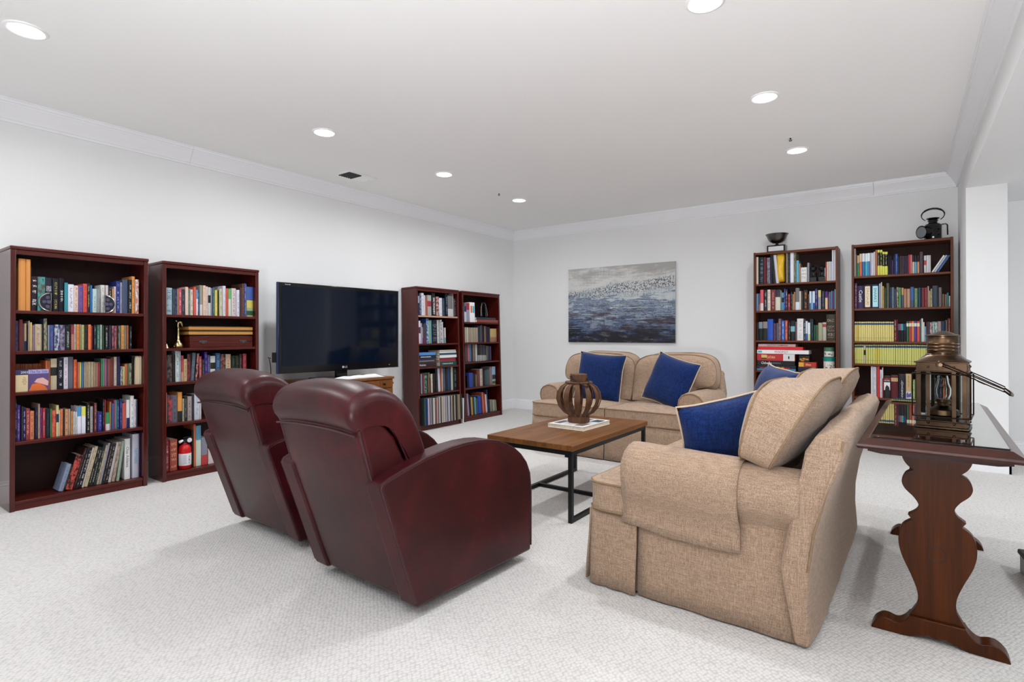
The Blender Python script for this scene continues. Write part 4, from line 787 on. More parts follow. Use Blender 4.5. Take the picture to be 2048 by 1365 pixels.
    panel((.004, .012, 0), (.832, .012, 0), (0, -1, 0), .325)
    MB().box(-.05, .05, .024, .03, .01, .32).build('pleat', L, t)
    for s in (1, -1):
        panel((s * .832, .018, 0), (s * .832, .235, 0), (s, 0, 0), .325)
        panel((s * .811, .24, 0), (s * .813, .845, 0), (s * 1.1, 0, 0), .40)
        MB().box(min(s * .79, s * .81), max(s * .79, s * .81), .78, .87, .01, .36).build('pleat', L, t)
    for sx in (-.72, .72):
        for yy in (.14, .80): MB().cyl((sx, yy, 0), (sx, yy, .06), .02, .028, 10).build('leg', M['charcoal'], t)
    return t
SC = Matrix.Diagonal((.93, 1, 1, 1))
far = loveseat('beige linen loveseat against the back of the room under the abstract canvas', at(-2.175, 4.40, 0, 0) @ SC, 'matching beige loveseats')
near = loveseat('beige linen loveseat in the right foreground, seen from its side, backing onto the console table', at(-1.15, 2.985, 0, -91.5) @ SC, 'matching beige loveseats')
# cloth cap over the near arm
prof = [(.630, .51), (.629, .55), (.638, .592), (.668, .638), (.712, .66), (.76, .668), (.808, .662), (.858, .638), (.891, .598), (.902, .547), (.895, .487), (.874, .438), (.85, .40), (.846, .345), (.85, .31)]
prof = [(x, z if z < .4 else .4 + (z - .4) * .9) for x, z in prof]
b = MB(); vs = []; k = 12
for j, (x, z) in enumerate(prof):
    for i in range(k + 1):
        y = lerp(.188, .66, i / k); q = max(0, (j - 10) / 4)
        vs.append((x + .003 * math.sin(i * 1.3 + j), y - .02 * q * (1 - i / k), z - .03 * max(0, y - .25) - .014 * q * math.sin(math.pi * i / k) - .012 * q * i / k))
b.add(vs, [(j * (k + 1) + i, j * (k + 1) + i + 1, (j + 1) * (k + 1) + i + 1, (j + 1) * (k + 1) + i) for j in range(len(prof) - 1) for i in range(k)])
cap = b.build('armrest_cover', M['linen'], None, solid=.006, smooth=80); cap.matrix_world = near.matrix_world
tag(cap, 'loose beige linen cover draped over the arm of the foreground loveseat', 'armrest cover')

def throw_pillow(label, X, size=.47, thick=.17, seed=0):
    n = 16; b = MB()
    def edge(u, v):      # pinched outline
        return (u * size / 2 * (1 - .055 * (1 - v * v)), v * size / 2 * (1 - .055 * (1 - u * u)))
    for sg in (-1, 1):
        vs = []
        for j in range(n + 1):
            for i in range(n + 1):
                u, v = -1 + 2 * i / n, -1 + 2 * j / n; x, z = edge(u, v)
                h = thick / 2 * (max(0, (1 - u ** 4) * (1 - v ** 4))) ** .62
                vs.append((x, sg * h, z))
        b.add(vs, [(j * (n + 1) + i, j * (n + 1) + i + 1, (j + 1) * (n + 1) + i + 1, (j + 1) * (n + 1) + i) for j in range(n) for i in range(n)])
    o = ruffle(b, .009, 6, seed).build('throw_pillow', M['navy'], smooth=180)
    o.matrix_world = X; tag(o, label, 'pillow', 'navy throw pillows')
    per = [edge(-1 + 2 * i / n, -1) for i in range(n)] + [edge(1, -1 + 2 * i / n) for i in range(n)] + [edge(1 - 2 * i / n, 1) for i in range(n)] + [edge(-1, 1 - 2 * i / n) for i in range(n)]
    pts = []
    for x, z in per:
        d = noise.noise_vector(Vector((x * 6 + seed, 0, z * 6))) * .009; pts.append((x + d.x, d.y, z + d.z))
    MB().tube(pts, .0045, 6, True).build('piping', M['cream_cord'], o)
    return o
throw_pillow('navy pillow with cream piping, left on the far loveseat', Matrix.Translation((-2.455, 4.86, .695)) @ Matrix.Rotation(R(4), 4, 'Z') @ Matrix.Rotation(R(-17), 4, 'X') @ Matrix.Rotation(R(3), 4, 'Y'), .49, .17, 1)
throw_pillow('navy pillow tilted against the right arm of the far loveseat', Matrix.Translation((-1.73, 4.83, .69)) @ Matrix.Rotation(R(-14), 4, 'Z') @ Matrix.Rotation(R(-18), 4, 'X') @ Matrix.Rotation(R(15), 4, 'Y'), .46, .17, 5)
throw_pillow('navy pillow leaning in the near corner of the foreground loveseat', Matrix.Translation((-.65, 2.52, .635)) @ Matrix.Rotation(R(45), 4, 'Z') @ Matrix.Rotation(R(13), 4, 'X') @ Matrix.Rotation(R(-11), 4, 'Y'), .43, .17, 8)
throw_pillow('navy pillow at the far end of the foreground loveseat, only its top showing', Matrix.Translation((-.62, 3.42, .705)) @ Matrix.Rotation(R(-58), 4, 'Z') @ Matrix.Rotation(R(-15), 4, 'X') @ Matrix.Rotation(R(4), 4, 'Y'), .46, .17, 12)

# ------------------------------------------------------------------ leather armchairs
ARMP = [(0, .05), (.75, .045), (.757, .34), (.745, .43), (.715, .49), (.67, .538), (.62, .575), (.56, .605), (.50, .628), (.43, .644), (.36, .652), (.28, .654), (.19, .649), (.05, .63), (-.06, .605), (-.135, .584), (-.166, .57), (-.174, .552)]
def inset(pts, d):
    out = []
    for i, p in enumerate(pts):
        a, b_ = pts[max(0, i - 1)], pts[min(len(pts) - 1, i + 1)]
        tx, tz = b_[0] - a[0], b_[1] - a[1]; l_ = math.hypot(tx, tz) or 1
        out.append((p[0] - tz / l_ * d, p[1] + tx / l_ * d))
    return out
def rounded_prism(poly, half, r, ne=7, nm=8, outer=999):
    ar = sum(poly[i][0] * poly[(i + 1) % len(poly)][1] - poly[(i + 1) % len(poly)][0] * poly[i][1] for i in range(len(poly)))
    sg = 1 if ar > 0 else -1; k = len(poly)
    xs = [(-half + r - r * math.cos(math.pi / 2 * (1 - i / ne)) if 0 else -half + r * (1 - math.cos(math.pi / 2 * i / ne))) for i in range(ne + 1)]
    xs = xs + [lerp(xs[-1], -xs[-1], i / nm) for i in range(1, nm)] + [-x for x in xs[::-1]]
    b = MB(); v = []
    for x in xs:
        e = max(0, abs(x) - (half - r)) / r; d0 = r * (1 - math.sqrt(max(0, 1 - e * e)))
        for i in range(k):
            d = d0 if i < outer else 0
            p0, p1 = poly[i - 1], poly[(i + 1) % k]; tx, tz = p1[0] - p0[0], p1[1] - p0[1]; l_ = math.hypot(tx, tz) or 1
            v.append((x, poly[i][0] - sg * tz / l_ * d, poly[i][1] + sg * tx / l_ * d))
    n = len(xs)
    return b.add(v, [tuple(range(k))[::-1], tuple(range((n - 1) * k, n * k))] + [(j * k + i, j * k + (i + 1) % k, (j + 1) * k + (i + 1) % k, (j + 1) * k + i) for j in range(n - 1) for i in range(k)])
def armchair(label, X):
    t = thing('armchair', label, 'armchair', X, 'burgundy leather armchairs')
    L, W = M['leather'], M['leather_welt']
    for s in (1, -1):
        a = MB().prism(ARMP, 0, min(s * .252, s * .352), max(s * .252, s * .352)).build('arm', L, t, bevel=.012, seg=3, angle=50, smooth=50)
        MB().tube([(s * .3485, y, z) for y, z in inset([(.757, .07)] + ARMP[2:] + [(-.006, .068)], .0035)], .0042, 6).build('welt', W, a)
    SH = [(.012, .052), (-.07, .29), (-.155, .53), (-.222, .765), (-.205, .80), (-.12, .79), (-.05, .72), (.02, .58), (.07, .44), (.10, .30), (.12, .052)]
    sh = MB().prism(SH, 0, -.283, .283, n=8).deform(lambda x, y, z: (x, y - .012 * (1 - (x / .283) ** 2) * (1 if y < 0.0 + .02 and z > .06 else 0), z)).build('back_shell', L, t, bevel=.018, seg=3, angle=50, smooth=50)
    for s in (1, -1):
        MB().tube([(s * .281, y + .004, z) for y, z in SH[:4]], .0042, 6).build('welt', W, sh)
        MB().tube([(s * .284, y, z) for y, z in [(-.18, .80), (-.105, .79), (-.04, .715), (.028, .58), (.06, .49)]], .004, 6).build('welt', W, sh)
    RP = [(-.226, .762), (-.252, .80), (-.262, .845), (-.252, .885), (-.225, .915), (-.18, .933), (-.13, .938), (-.075, .928), (-.025, .902), (.02, .862), (.055, .815), (.085, .755), (.11, .69), (.132, .61), (.15, .53), (.162, .45), (.09, .44), (.05, .56), (-.01, .69), (-.07, .765), (-.14, .795), (-.2, .79)]
    cx, cz = -.06, .72
    RPc = catmull(RP + RP[:1], 2)[:-1]
    rl = rounded_prism(RPc, .29, .042, outer=30)
    def fr(x, y, z):
        k = abs(x) / .287; e = max(0, (k - .72) / .28) ** 2
        d = .034 * k ** 2.6 if z > .76 else .034 * k ** 2.6 * max(0, (z - .5) / .26)
        m = min(1, max(.4, (z - .74) / .1)) if y < -.05 else 1
        return (x, y, z - d * m)
    rc = rl.deform(fr).build('back_cushion', L, t, smooth=60)
    MB().tube([(lerp(-.278, .278, i / 10), -.232 - .006 * (1 - (i / 5 - 1) ** 2), .758 - .014 * abs(i / 5 - 1) ** 2.6) for i in range(11)], .004, 6).build('welt', W, rc)
    MB().prism([(.06, .29), (.70, .29), (.755, .32), (.775, .37), (.77, .42), (.74, .452), (.66, .468), (.45, .468), (.2, .45), (.1, .43)], 0, -.247, .247, n=6).build('seat_cushion', L, t, bevel=.025, seg=3, angle=50, smooth=50)
    MB().box(-.25, .25, .10, .735, .055, .285).build('seat_base', L, t, bevel=.012)
    MB().lathe([(.0005, .05), (.2, .05), (.24, .03), (.25, .0), (.0005, .0)], 28, (0, .38)).build('swivel_base', M['charcoal'], t)
    return t
armchair('burgundy leather armchair in front, nearer the coffee table, seen from behind', at(-1.895, 1.512, 0, -2.3))
armchair('burgundy leather armchair on the left, partly hidden by its twin, nearer the bookcases', at(-2.872, 1.628, 0, -1.6))

# ------------------------------------------------------------------ coffee table
t = thing('coffee_table', 'low coffee table with a brown wood top on a black steel frame', 'table', at(-1.905, 3.365, 0, 0))
MB().box(-.32, .32, -.575, .575, .428, .462).build('tabletop', M['teak'], t, bevel=.003)
q = .0125
for sx in (-1, 1):
    for sy in (-1, 1):
        MB().box(sx * .295 - q, sx * .295 + q, sy * .55 - q, sy * .55 + q, 0, .427).build('leg', M['black_metal'], t)
        MB().box(sx * .272 - .018, sx * .272 + .018, sy * .55 - .003, sy * .55 + .003, .385, .402).build('gusset', M['black_metal'], t)
    MB().box(sx * .295 - q, sx * .295 + q, -.537, .537, .4, .4265).build('top_rail', M['black_metal'], t)
    MB().box(sx * .295 - q, sx * .295 + q, -.537, .537, .0, .025).build('floor_rail', M['black_metal'], t)
for sy in (-1, 1): MB().box(-.282, .282, sy * .55 - q, sy * .55 + q, .4, .4265).build('top_rail', M['black_metal'], t)
MB().box(-.282, .282, -q, q, .001, .024).build('cross_rail', M['black_metal'], t)
for y in (-.52, -.1, .3): MB().sphere((.3205, y, .445), .006, 8, 6, sc=(.4, 1, 1)).build('screw_plug', M['slat_wood'], t)
# book on the table
cb = MB().box(-.145, .145, -.19, .19, 0, .0025).box(-.145, .145, -.19, .19, .0255, .028).box(-.145, -.1425, -.19, .19, .0025, .0255).build('book', M['white_paint'], smooth=0, bevel=.0008)
cb.matrix_world = at(-1.905, 3.455, .4625, -2)
tag(cb, 'white picture book lying on the coffee table under the wooden lantern', 'book')
MB().box(-.142, .142, -.187, .187, .0026, .0254).build('pages', M['paper'], cb, smooth=0)
for i, (x0, x1, y0, y1, c) in enumerate(((-.12, -.05, .02, .15, '3a3c44'), (-.04, .03, .06, .16, '70747c'), (-.12, -.07, -.15, -.02, '5a4a52'), (.05, .12, -.16, -.05, '8a7a74'), (.06, .13, .05, .15, '44484e'))):
    MB().box(x0, x1, y0, y1, .0281, .0284).build('cover_photo', flat('photo', c, .4), cb, smooth=0)
# slatted wooden lantern
X = at(-1.90, 3.435, .491, -35)
t = thing('wooden_lantern', 'round slatted wooden lantern with black wire handle on the white book', 'lantern', X)
S = M['slat_wood']
MB().lathe([(.0005, 0), (.075, 0), (.078, .006), (.078, .042), (.074, .047), (.0005, .047)], 24).build('base_block', S, t)
PRF = [(.07, .046), (.11, .072), (.145, .115), (.161, .165), (.155, .215), (.13, .255), (.088, .283)]
for i in range(12):
    a = 2 * math.pi * i / 12; b = MB(); vs = []
    pr = []
    for k in range(len(PRF) - 1):
        for j in range(3): pr.append((lerp(PRF[k][0], PRF[k + 1][0], j / 3), lerp(PRF[k][1], PRF[k + 1][1], j / 3)))
    pr.append(PRF[-1]); n = len(pr)
    for k, (r, z) in enumerate(pr):
        f = k / (n - 1); hw = .011 + .0095 * math.sin(math.pi * f)
        p, nx = pr[max(0, k - 1)], pr[min(n - 1, k + 1)]
        tx, tz = nx[0] - p[0], nx[1] - p[1]; l_ = math.hypot(tx, tz); nxr, nz = tz / l_, -tx / l_
        for (o, w) in ((0, -hw), (0, hw), (-.007, hw), (-.007, -hw)):
            vs.append((r + nxr * o, w, z + nz * o))
    fs = [(k * 4 + j, k * 4 + (j + 1) % 4, (k + 1) * 4 + (j + 1) % 4, (k + 1) * 4 + j) for k in range(n - 1) for j in range(4)] + [(3, 2, 1, 0), tuple((n - 1) * 4 + j for j in range(4))]
    b.add(vs, fs, 0, Matrix.Rotation(a, 4, 'Z')); b.build('slat', S, t, smooth=40)
MB().lathe([(.055, .272), (.094, .272), (.098, .277), (.098, .288), (.094, .292), (.055, .292)], 24).build('collar', S, t, smooth=40)
MB().prism([(.062 * math.cos(R(22.5 + 45 * i)), .062 * math.sin(R(22.5 + 45 * i))) for i in range(8)], 2, .292, .345).build('neck', S, t, bevel=.003)
for s in (-1, 1): MB().cyl((0, s * .055, .325), (0, s * .068, .325), .006, None, 8).build('peg', M['black_metal'], t)
MB().tube([(.135 * math.sin(math.pi * i / 12) , -.066 + .132 * i / 12, .325 - .06 * math.sin(math.pi * i / 12)) for i in range(13)], .005, 6).build('handle', M['black_metal'], t)

# ------------------------------------------------------------------ console table
t = thing('console_table', 'narrow walnut trestle console with a glass-covered top behind the foreground loveseat', 'table', at(.108, 3.13, 0, -1.75))
TOPP = [(-.232, .716), (-.19, .742), (.19, .742), (.232, .716), (.226, .708), (.19, .704), (-.19, .704), (-.226, .708)]
tp = MB(); hl = .80
P = [(x, z) for x, z in TOPP]
ring = lambda w, l, z: [(-w, -l, z), (w, -l, z), (w, l, z), (-w, l, z)]
rs = [ring(.19, .75, .741), ring(.196, .757, .741), ring(.228, .797, .722), ring(.2315, .80, .715), ring(.226, .795, .706), ring(.19, .76, .70)]
vs = [p for r_ in rs for p in r_]
fs = [(0, 1, 2, 3), tuple(range(20, 24))[::-1]] + [(k * 4 + j, k * 4 + (j + 1) % 4, (k + 1) * 4 + (j + 1) % 4, (k + 1) * 4 + j) for k in range(5) for j in range(4)]
MB().add(vs, fs).build('tabletop', M['console_top'], t, smooth=20)
MB().box(-.19, .19, -.752, .752, .7415, .7475).build('glass_sheet', M['glass'], t, bevel=.001)
MB().prism([(-.2, .70), (.2, .70), (.2, .69), (.16, .684), (-.16, .684), (-.2, .69)], 1, -.74, .74).build('under_board', M['console_dark'], t)
segs = [[(.101, .684), (.1, .66), (.088, .636), (.068, .617)], [(.068, .617), (.09, .604), (.102, .574), (.094, .546), (.066, .516), (.052, .49), (.06, .468), (.084, .449)],
        [(.084, .449), (.072, .432)], [(.072, .432), (.102, .405), (.113, .355), (.104, .297), (.075, .226), (.057, .172), (.056, .129), (.068, .10), (.08, .079)]]
half = []
for sg in segs: half += catmull(sg, 5)[:-1]
half.append((.08, .079))
outl = half + [(-x, z) for x, z in half[::-1]]
FOOT = [(.08, .079), (.094, .058), (.117, .043), (.145, .049), (.166, .046), (.188, .026), (.199, .0), (.155, .0), (.09, .002), (.062, .010), (.025, .022), (.006, .018)]
foot = [(-x, z) for x, z in FOOT[::-1]][0:] + FOOT
foot = [(.08, .079)] + catmull(FOOT[:7], 4)[1:] + FOOT[7:] + [(-x, z) for x, z in FOOT[::-1]][:5] + [(-x, z) for x, z in catmull(FOOT[:7], 4)[::-1]]
for sy in (-1, 1):
    lg = MB().prism(outl, 1, sy * .61 - .018, sy * .61 + .018).build('leg', M['console'], t, bevel=.002, angle=60, smooth=40)
    ft = MB().prism(foot, 1, sy * .61 - .034, sy * .61 + .034).build('foot', M['console_dark'] if 0 else M['console'], lg, bevel=.003, angle=60, smooth=40)
    MB().tube([(.028 * math.cos(2 * math.pi * i / 28), sy * .61 + sy * .0182, .32 + .027 * math.sin(2 * math.pi * i / 28)) for i in range(28)], .0011, 5, True).build('tenon_ring', M['charcoal'], lg)
    MB().cyl((0, sy * .61 + sy * .0165, .32), (0, sy * .61 + sy * .0184, .32), .0275, None, 28).build('tenon_end', M['console'], lg)
MB().box(-.02, .02, -.594, .594, .30, .34).build('stretcher', M['console'], t, bevel=.003)
CON = t

# ------------------------------------------------------------------ brass ship lantern on the console
X = at(.122, 2.795, .7485, -7)
t = thing('brass_lantern', 'square aged brass ship lantern with glass sides standing on the console', 'lantern', X)
B, D = M['brass'], M['brass_dark']
w = .080
MB().box(-w - .006, w + .006, -w - .006, w + .006, 0, .008).box(-w, w, -w, w, .008, .027).box(-w - .003, w + .003, -w - .003, w + .003, .027, .032).build('base_tray', D, t, bevel=.0015)
MB().box(-w, w, -w, w, .226, .262).box(-w - .005, w + .005, -w - .005, w + .005, .258, .264).box(-w - .003, w + .003, -w - .003, w + .003, .222, .227).build('top_band', D, t, bevel=.0015)
for sx in (-1, 1):
    for sy in (-1, 1):
        MB().box(min(sx * w, sx * (w - .016)), max(sx * w, sx * (w - .016)), sy * w - .002 * (sy > 0), sy * w + .002 * (sy < 0), .04, .222).box(sx * w - .002 * (sx > 0), sx * w + .002 * (sx < 0), min(sy * w, sy * (w - .016)), max(sy * w, sy * (w - .016)), .032, .222).build('corner_post', D, t)
for k in range(4):
    Rm = Matrix.Rotation(R(90 * k), 4, 'Z')
    MB().box(-w + .014, w - .014, -w + .003, -w + .005, .031, .224, 0, Rm).build('glass_pane', M['thin_glass'], t, smooth=0)
    b = MB()
    for x in (-.04, .04): b.box(x - .006, x + .006, -w - .003, -w - .0005, .028, .25, 0, Rm)
    b.build('guard_strip', D, t, smooth=0)
    for z in (.046, .215): MB().tube([Rm @ Vector((-w - .010, -w - .010, z)), Rm @ Vector((w + .010, -w - .010, z))], .0025, 6).build('guard_rod', D, t)
    MB().tube([Rm @ Vector((-w - .010, -w - .010, .046)), Rm @ Vector((-w - .010, -w - .010, .215))], .0025, 6).build('guard_rod', D, t)
    b = MB()
    for x in (-.04, .04):
        for z in (.022, .243): b.sphere(Rm @ Vector((x, -w - .002, z)), .005, 8, 6)
    b.build('rivet', B, t)
hip = MB(); n = 24; vs = []
for (z, half_, rnd) in ((.264, w + .004, 0), (.268, w - .001, .1), (.277, .070, .45), (.285, .060, .9), (.290, .056, 1)):
    for i in range(n):
        a = 2 * math.pi * i / n; c_, s_ = math.cos(a), math.sin(a); q_ = 1 / max(abs(c_), abs(s_)); r_ = half_ * lerp(q_, 1, rnd); vs.append((r_ * c_, r_ * s_, z))
hip.add(vs, [(k * n + i, k * n + (i + 1) % n, (k + 1) * n + (i + 1) % n, (k + 1) * n + i) for k in range(4) for i in range(n)]).build('hip_roof', B, t, smooth=50)
MB().lathe([(.056, .286), (.056, .292), (.052, .295), (.052, .305), (.0545, .308), (.052, .311), (.052, .318), (.0545, .321), (.052, .324), (.052, .331), (.0545, .334), (.052, .337), (.052, .362), (.055, .363), (.057, .3645), (.057, .367), (.042, .372), (.025, .38), (.01, .3845), (.0005, .3855)], 32).build('chimney_cap', B, t, smooth=50)
b = MB()
for i in range(16):
    a = 2 * math.pi * i / 16; b.cyl((.0505 * math.cos(a), .0505 * math.sin(a), .354), (.0515 * math.cos(a), .0515 * math.sin(a), .354), .0024, None, 8)
b.build('air_hole', M['charcoal'], t)
MB().lathe([(.0005, .041), (.05, .041), (.055, .05), (.05, .068), (.03, .078), (.02, .085), (.02, .098), (.026, .1), (.026, .11), (.0005, .112)], 24).build('oil_burner', M['polished_brass'] if 0 else B, t)
MB().lathe([(.02, .11), (.027, .13), (.028, .15), (.02, .175), (.016, .205), (.0145, .205), (.0185, .175), (.0265, .15), (.0255, .13), (.0185, .11)], 20).build('lamp_chimney', M['thin_glass'], t)
for s in (-1, 1):
    y = s * (w + .012)
    for z_ in (0, .009):
        MB().tube([(.0, y, .25 + z_), (.06, y, .222 + z_), (.15, y * .93, .175 + z_), (.185, y * .75, .157 + z_)], .0023, 6).build('handle_wire', D, t)
for s in (-1, 1): MB().cyl((0, s * (w - .001), .252), (0, s * (w + .017), .252), .009, .007, 12).tube([(.014 * math.cos(R(30 * i)), s * (w + .012), .252 + .014 * math.sin(R(30 * i))) for i in range(12)], .002, 5, True).build('handle_pivot', B, t)
MB().tube([(.183, -.07, .162), (.2, -.066, .147), (.206, -.03, .142), (.206, .03, .142), (.2, .066, .147), (.183, .07, .162)], [.003, .004, .0045, .0045, .004, .003], 8).build('handle_grip', D, t)
MB().tube([(.095, -.05, .205), (.11, -.05, .19), (.13, -.05, .18)], .002, 5).build('latch', B, t)

# ------------------------------------------------------------------ television and dresser
t = thing('television', 'large flat television with a black frame standing on the wooden dresser', 'television', at(-4.46, 3.34, .767, -3.4))
# local: x towards the room, y along the wall
W2, H2 = .667, .82
MB().box(-.045, 0, -W2, W2, 0, H2).build('cabinet', M['black_plastic'], t, bevel=.006)
scr = NT('tv_screen'); scr.base(srgb('0a1220')); scr.set(Roughness=.06, Specular_IOR_Level=.3)
MB().box(-.002, .0015, -W2 + .032, W2 - .032, .068, H2 - .034).build('screen', scr.m, t, smooth=0)
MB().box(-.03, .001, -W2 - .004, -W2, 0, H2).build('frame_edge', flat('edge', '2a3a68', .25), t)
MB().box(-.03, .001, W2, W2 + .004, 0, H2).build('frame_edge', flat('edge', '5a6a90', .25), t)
Rz = Matrix.Rotation(R(90), 4, 'Z')
lm = Matrix.Translation((.0024, .0, .034)) @ Rz
MB().lathe([(.0005, 0), (.011, 0), (.011, .001)], 20, X=Matrix.Translation((.0012, -.01, .034)) @ Matrix.Rotation(R(90), 4, 'Y')).build('logo_mark', flat('logo', 'c8ccd4', .3), t)
text('LG', .028, .02, flat('logo', 'c8ccd4', .3), t, Matrix.Translation((.0024, .022, .034)) @ Rz, 'logo')
scribble(.05, .007, flat('logo', 'c8ccd4', .3), t, Matrix.Translation((.0012, -.58, H2 - .018)) @ Rz, 3, 'logo_mark')
MB().sphere((.001, .55, .034), .004, 8, 6, sc=(.4, 1, 1)).build('power_light', flat('logo', 'c8ccd4', .3), t)
MB().box(-.07, -.03, -.06, .06, -.07, .03).build('stand_neck', M['black_plastic'], t, bevel=.004)
MB().box(-.19, .06, -.27, .27, -.0805, -.064).build('stand_base', M['black_plastic'], t, bevel=.008)
MB().box(-.09, -.045, -W2 - .012, -W2 + .07, .10, .19).build('side_socket', M['charcoal'], t)

t = thing('dresser', 'walnut chest of drawers under the television', 'dresser', at(-4.3, 3.38, 0))
DW, DT = .465, .685
MB().box(-.50, -.012, -DW + .012, DW - .012, .09, DT - .026).build('carcass', M['dresser'], t, bevel=.002)
MB().box(-.505, .004, -DW, DW, DT - .025, DT).build('dresser_top', M['dresser_top'], t, bevel=.006)
zz = [(.575, .65), (.405, .563), (.255, .393), (.10, .243)]
for i, (a, c) in enumerate(zz):
    d = MB().box(-.011, .002, -DW + .02, DW - .02, a, c).build('drawer', M['dresser'], t, bevel=.004)
    for s in (-1, 1):
        if i == 0: MB().lathe([(.0005, 0), (.006, 0), (.006, .008), (.011, .014), (.011, .02), (.0005, .022)], 14, X=Matrix.Translation((.003, s * .32, (a + c) / 2)) @ Matrix.Rotation(R(90), 4, 'Y')).build('knob', M['brass_dark'], d)
        else: MB().tube([(.008, s * .32 + .018 * math.cos(R(20 * k)), (a + c) / 2 + .018 * math.sin(R(20 * k))) for k in range(18)], .0025, 6, True).cyl((0, s * .32, (a + c) / 2 + .018), (.012, s * .32, (a + c) / 2 + .018), .006, None, 10).build('ring_pull', M['polished_brass'], d)
for sy in (-1, 1):
    for x in (-.46, -.05): MB().box(x - .025, x + .025, sy * .43 - .025, sy * .43 + .025, 0, .09).build('leg', M['dresser'], t, bevel=.004)
MB().box(-.44, -.06, DW + .001, DW + .045, .60, .62).box(-.43, -.07, DW + .001, DW + .04, .0, .60).build('side_leaf', M['dresser'], t, bevel=.003)
# folded cloths on the dresser
def cloth(name, x0, x1, y0, y1, z, h, mat, label, seed):
    n, k = 26, 8; vs = []
    for j in range(k + 1):
        for i in range(n + 1):
            u, v = i / n, j / k
            e = min(1, 6 * u, 6 * (1 - u)) * min(1, 4 * v, 4 * (1 - v))
            d = noise.noise(Vector((u * 9 + seed, v * 3, seed)))
            vs.append((lerp(x0, x1, v) + .006 * d, lerp(y0, y1, u), z + e * (h + .35 * h * d + .5 * h * u)))
    o = MB().add(vs, [(j * (n + 1) + i, j * (n + 1) + i + 1, (j + 1) * (n + 1) + i + 1, (j + 1) * (n + 1) + i) for j in range(k) for i in range(n)]).build(name, mat, smooth=60, solid=.004)
    return tag(o, label, 'cloth')
cloth('folded_cloth', -4.36, -4.302, 3.07, 3.72, .688, .022, plain('white_cotton', 'e9e9ea', .9, var=.02, scale=40), 'white folded cloth lying along the dresser edge under the television', 2)
cloth('folded_cloth', -4.40, -4.304, 2.955, 3.075, .688, .02, plain('red_cotton', '8a2430', .9, var=.25, scale=18), 'small red and white cloth beside the white one on the dresser', 7)
# a dark red rounded lump left of the dresser
o = ruffle(MB().sphere((0, 0, .31), .2, 20, 12, sc=(.75, .5, 1.75)), .03, 5, 4).deform(lambda x, y, z: (x, y, max(z, .001))).build('dark_red_lump', plain('dark_red_matte', '3a0f14', .85, var=.2), smooth=180)
o.matrix_world = at(-4.56, 2.72, 0); tag(o, 'dark red rounded lump between the dresser and the armchair', 'bag')
o = MB().tube(catmull([(-4.60, 2.662, .905), (-4.66, 2.67, .91), (-4.73, 2.72, .90), (-4.785, 2.765, .84), (-4.81, 2.785, .74), (-4.822, 2.77, .5), (-4.824, 2.74, .345)], 5), .004, 6).build('power_cord', M['black_plastic'], smooth=180)
tag(o, 'black power cord curving from the television to the wall', 'cord')
t = thing('wall_outlet', 'white wall outlet low on the wall left of the television', 'outlet', at(XL, 2.74, .31))
MB().box(0, .006, -.036, .036, -.058, .058).build('cover_plate', M['white_paint'], t, bevel=.002)
for z in (-.022, .022): MB().box(.006, .008, -.016, .016, z - .013, z + .013).build('socket', flat('socket', 'd8d8d8'), t)

# ------------------------------------------------------------------ abstract canvas
t = thing('canvas_painting', 'abstract blue, white and grey canvas on the back wall over the far loveseat', 'painting', at(-3.085, YB - .0005, 1.522))
n = NT('abstract_paint')
sep = n.n('ShaderNodeSeparateXYZ'); n.l(n.coords(out='Object'), sep.inputs[0])
hz = n.math('DIVIDE', n.math('ADD', sep.outputs[2], .512), 1.024)
lo = n.noise(n.coords((.9, 1, 3.4)), 1.7, 5, .6, .3)
fi = n.noise(n.coords((3.2, 1, 22)), 1.6, 6, .7, .4)
fv = n.noise(n.coords((40, 1, 4)), 1.0, 4, .65)
sp = n.noise(n.coords((1, 1, 1)), 75, 2, .6)
hh = n.math('ADD', n.math('ADD', hz, n.math('MULTIPLY', n.math('SUBTRACT', lo, .5), .85)), n.math('ADD', n.math('MULTIPLY', n.math('SUBTRACT', fi, .5), .55), n.math('MULTIPLY', n.math('SUBTRACT', fv, .5), .16)))
c = n.ramp(hh, [(.04, srgb('0d0f1a')), (.14, srgb('212b48')), (.22, srgb('5d7090')), (.27, srgb('26314f')), (.36, srgb('8c9bab')), (.41, srgb('38466a')), (.47, srgb('93a2b0')), (.52, srgb('4d5c80')), (.58, srgb('b3bec4')), (.7, srgb('c9cccb')), (.84, srgb('d2d2cf')), (1.0, srgb('a9a7a4'))])
bn = n.math('ADD', n.math('SUBTRACT', hz, n.math('MULTIPLY', sep.outputs[0], .07)), n.math('MULTIPLY', n.math('SUBTRACT', lo, .5), .4))
band = n.math('MULTIPLY', n.ramp(bn, [(.58, (0, 0, 0)), (.65, (1, 1, 1)), (.74, (1, 1, 1)), (.8, (0, 0, 0))]), n.math('GREATER_THAN', n.math('ADD', sp, n.math('MULTIPLY', n.math('SUBTRACT', fi, .5), .35)), .52))
c = n.mix(n.math('MULTIPLY', band, .85), c, srgb('33374c'))
rust = n.math('MULTIPLY', n.ramp(n.noise(n.coords((1.5, 1, 6), loc=(2.3, 0, 1.1)), 1.7, 5, .65), [(.5, (0, 0, 0)), (.6, (1, 1, 1))]), n.ramp(hz, [(.12, (0, 0, 0)), (.22, (1, 1, 1)), (.46, (1, 1, 1)), (.54, (0, 0, 0))]))
c = n.mix(n.math('MULTIPLY', rust, .8), c, srgb('3a2a2e'))
wht = n.math('MULTIPLY', n.ramp(n.noise(n.coords((2.2, 1, 48), loc=(5, 0, 2)), 1.0, 5, .6), [(.6, (0, 0, 0)), (.66, (1, 1, 1))]), n.ramp(hz, [(.1, (0, 0, 0)), (.3, (1, 1, 1)), (.6, (1, 1, 1)), (.7, (0, 0, 0))]))
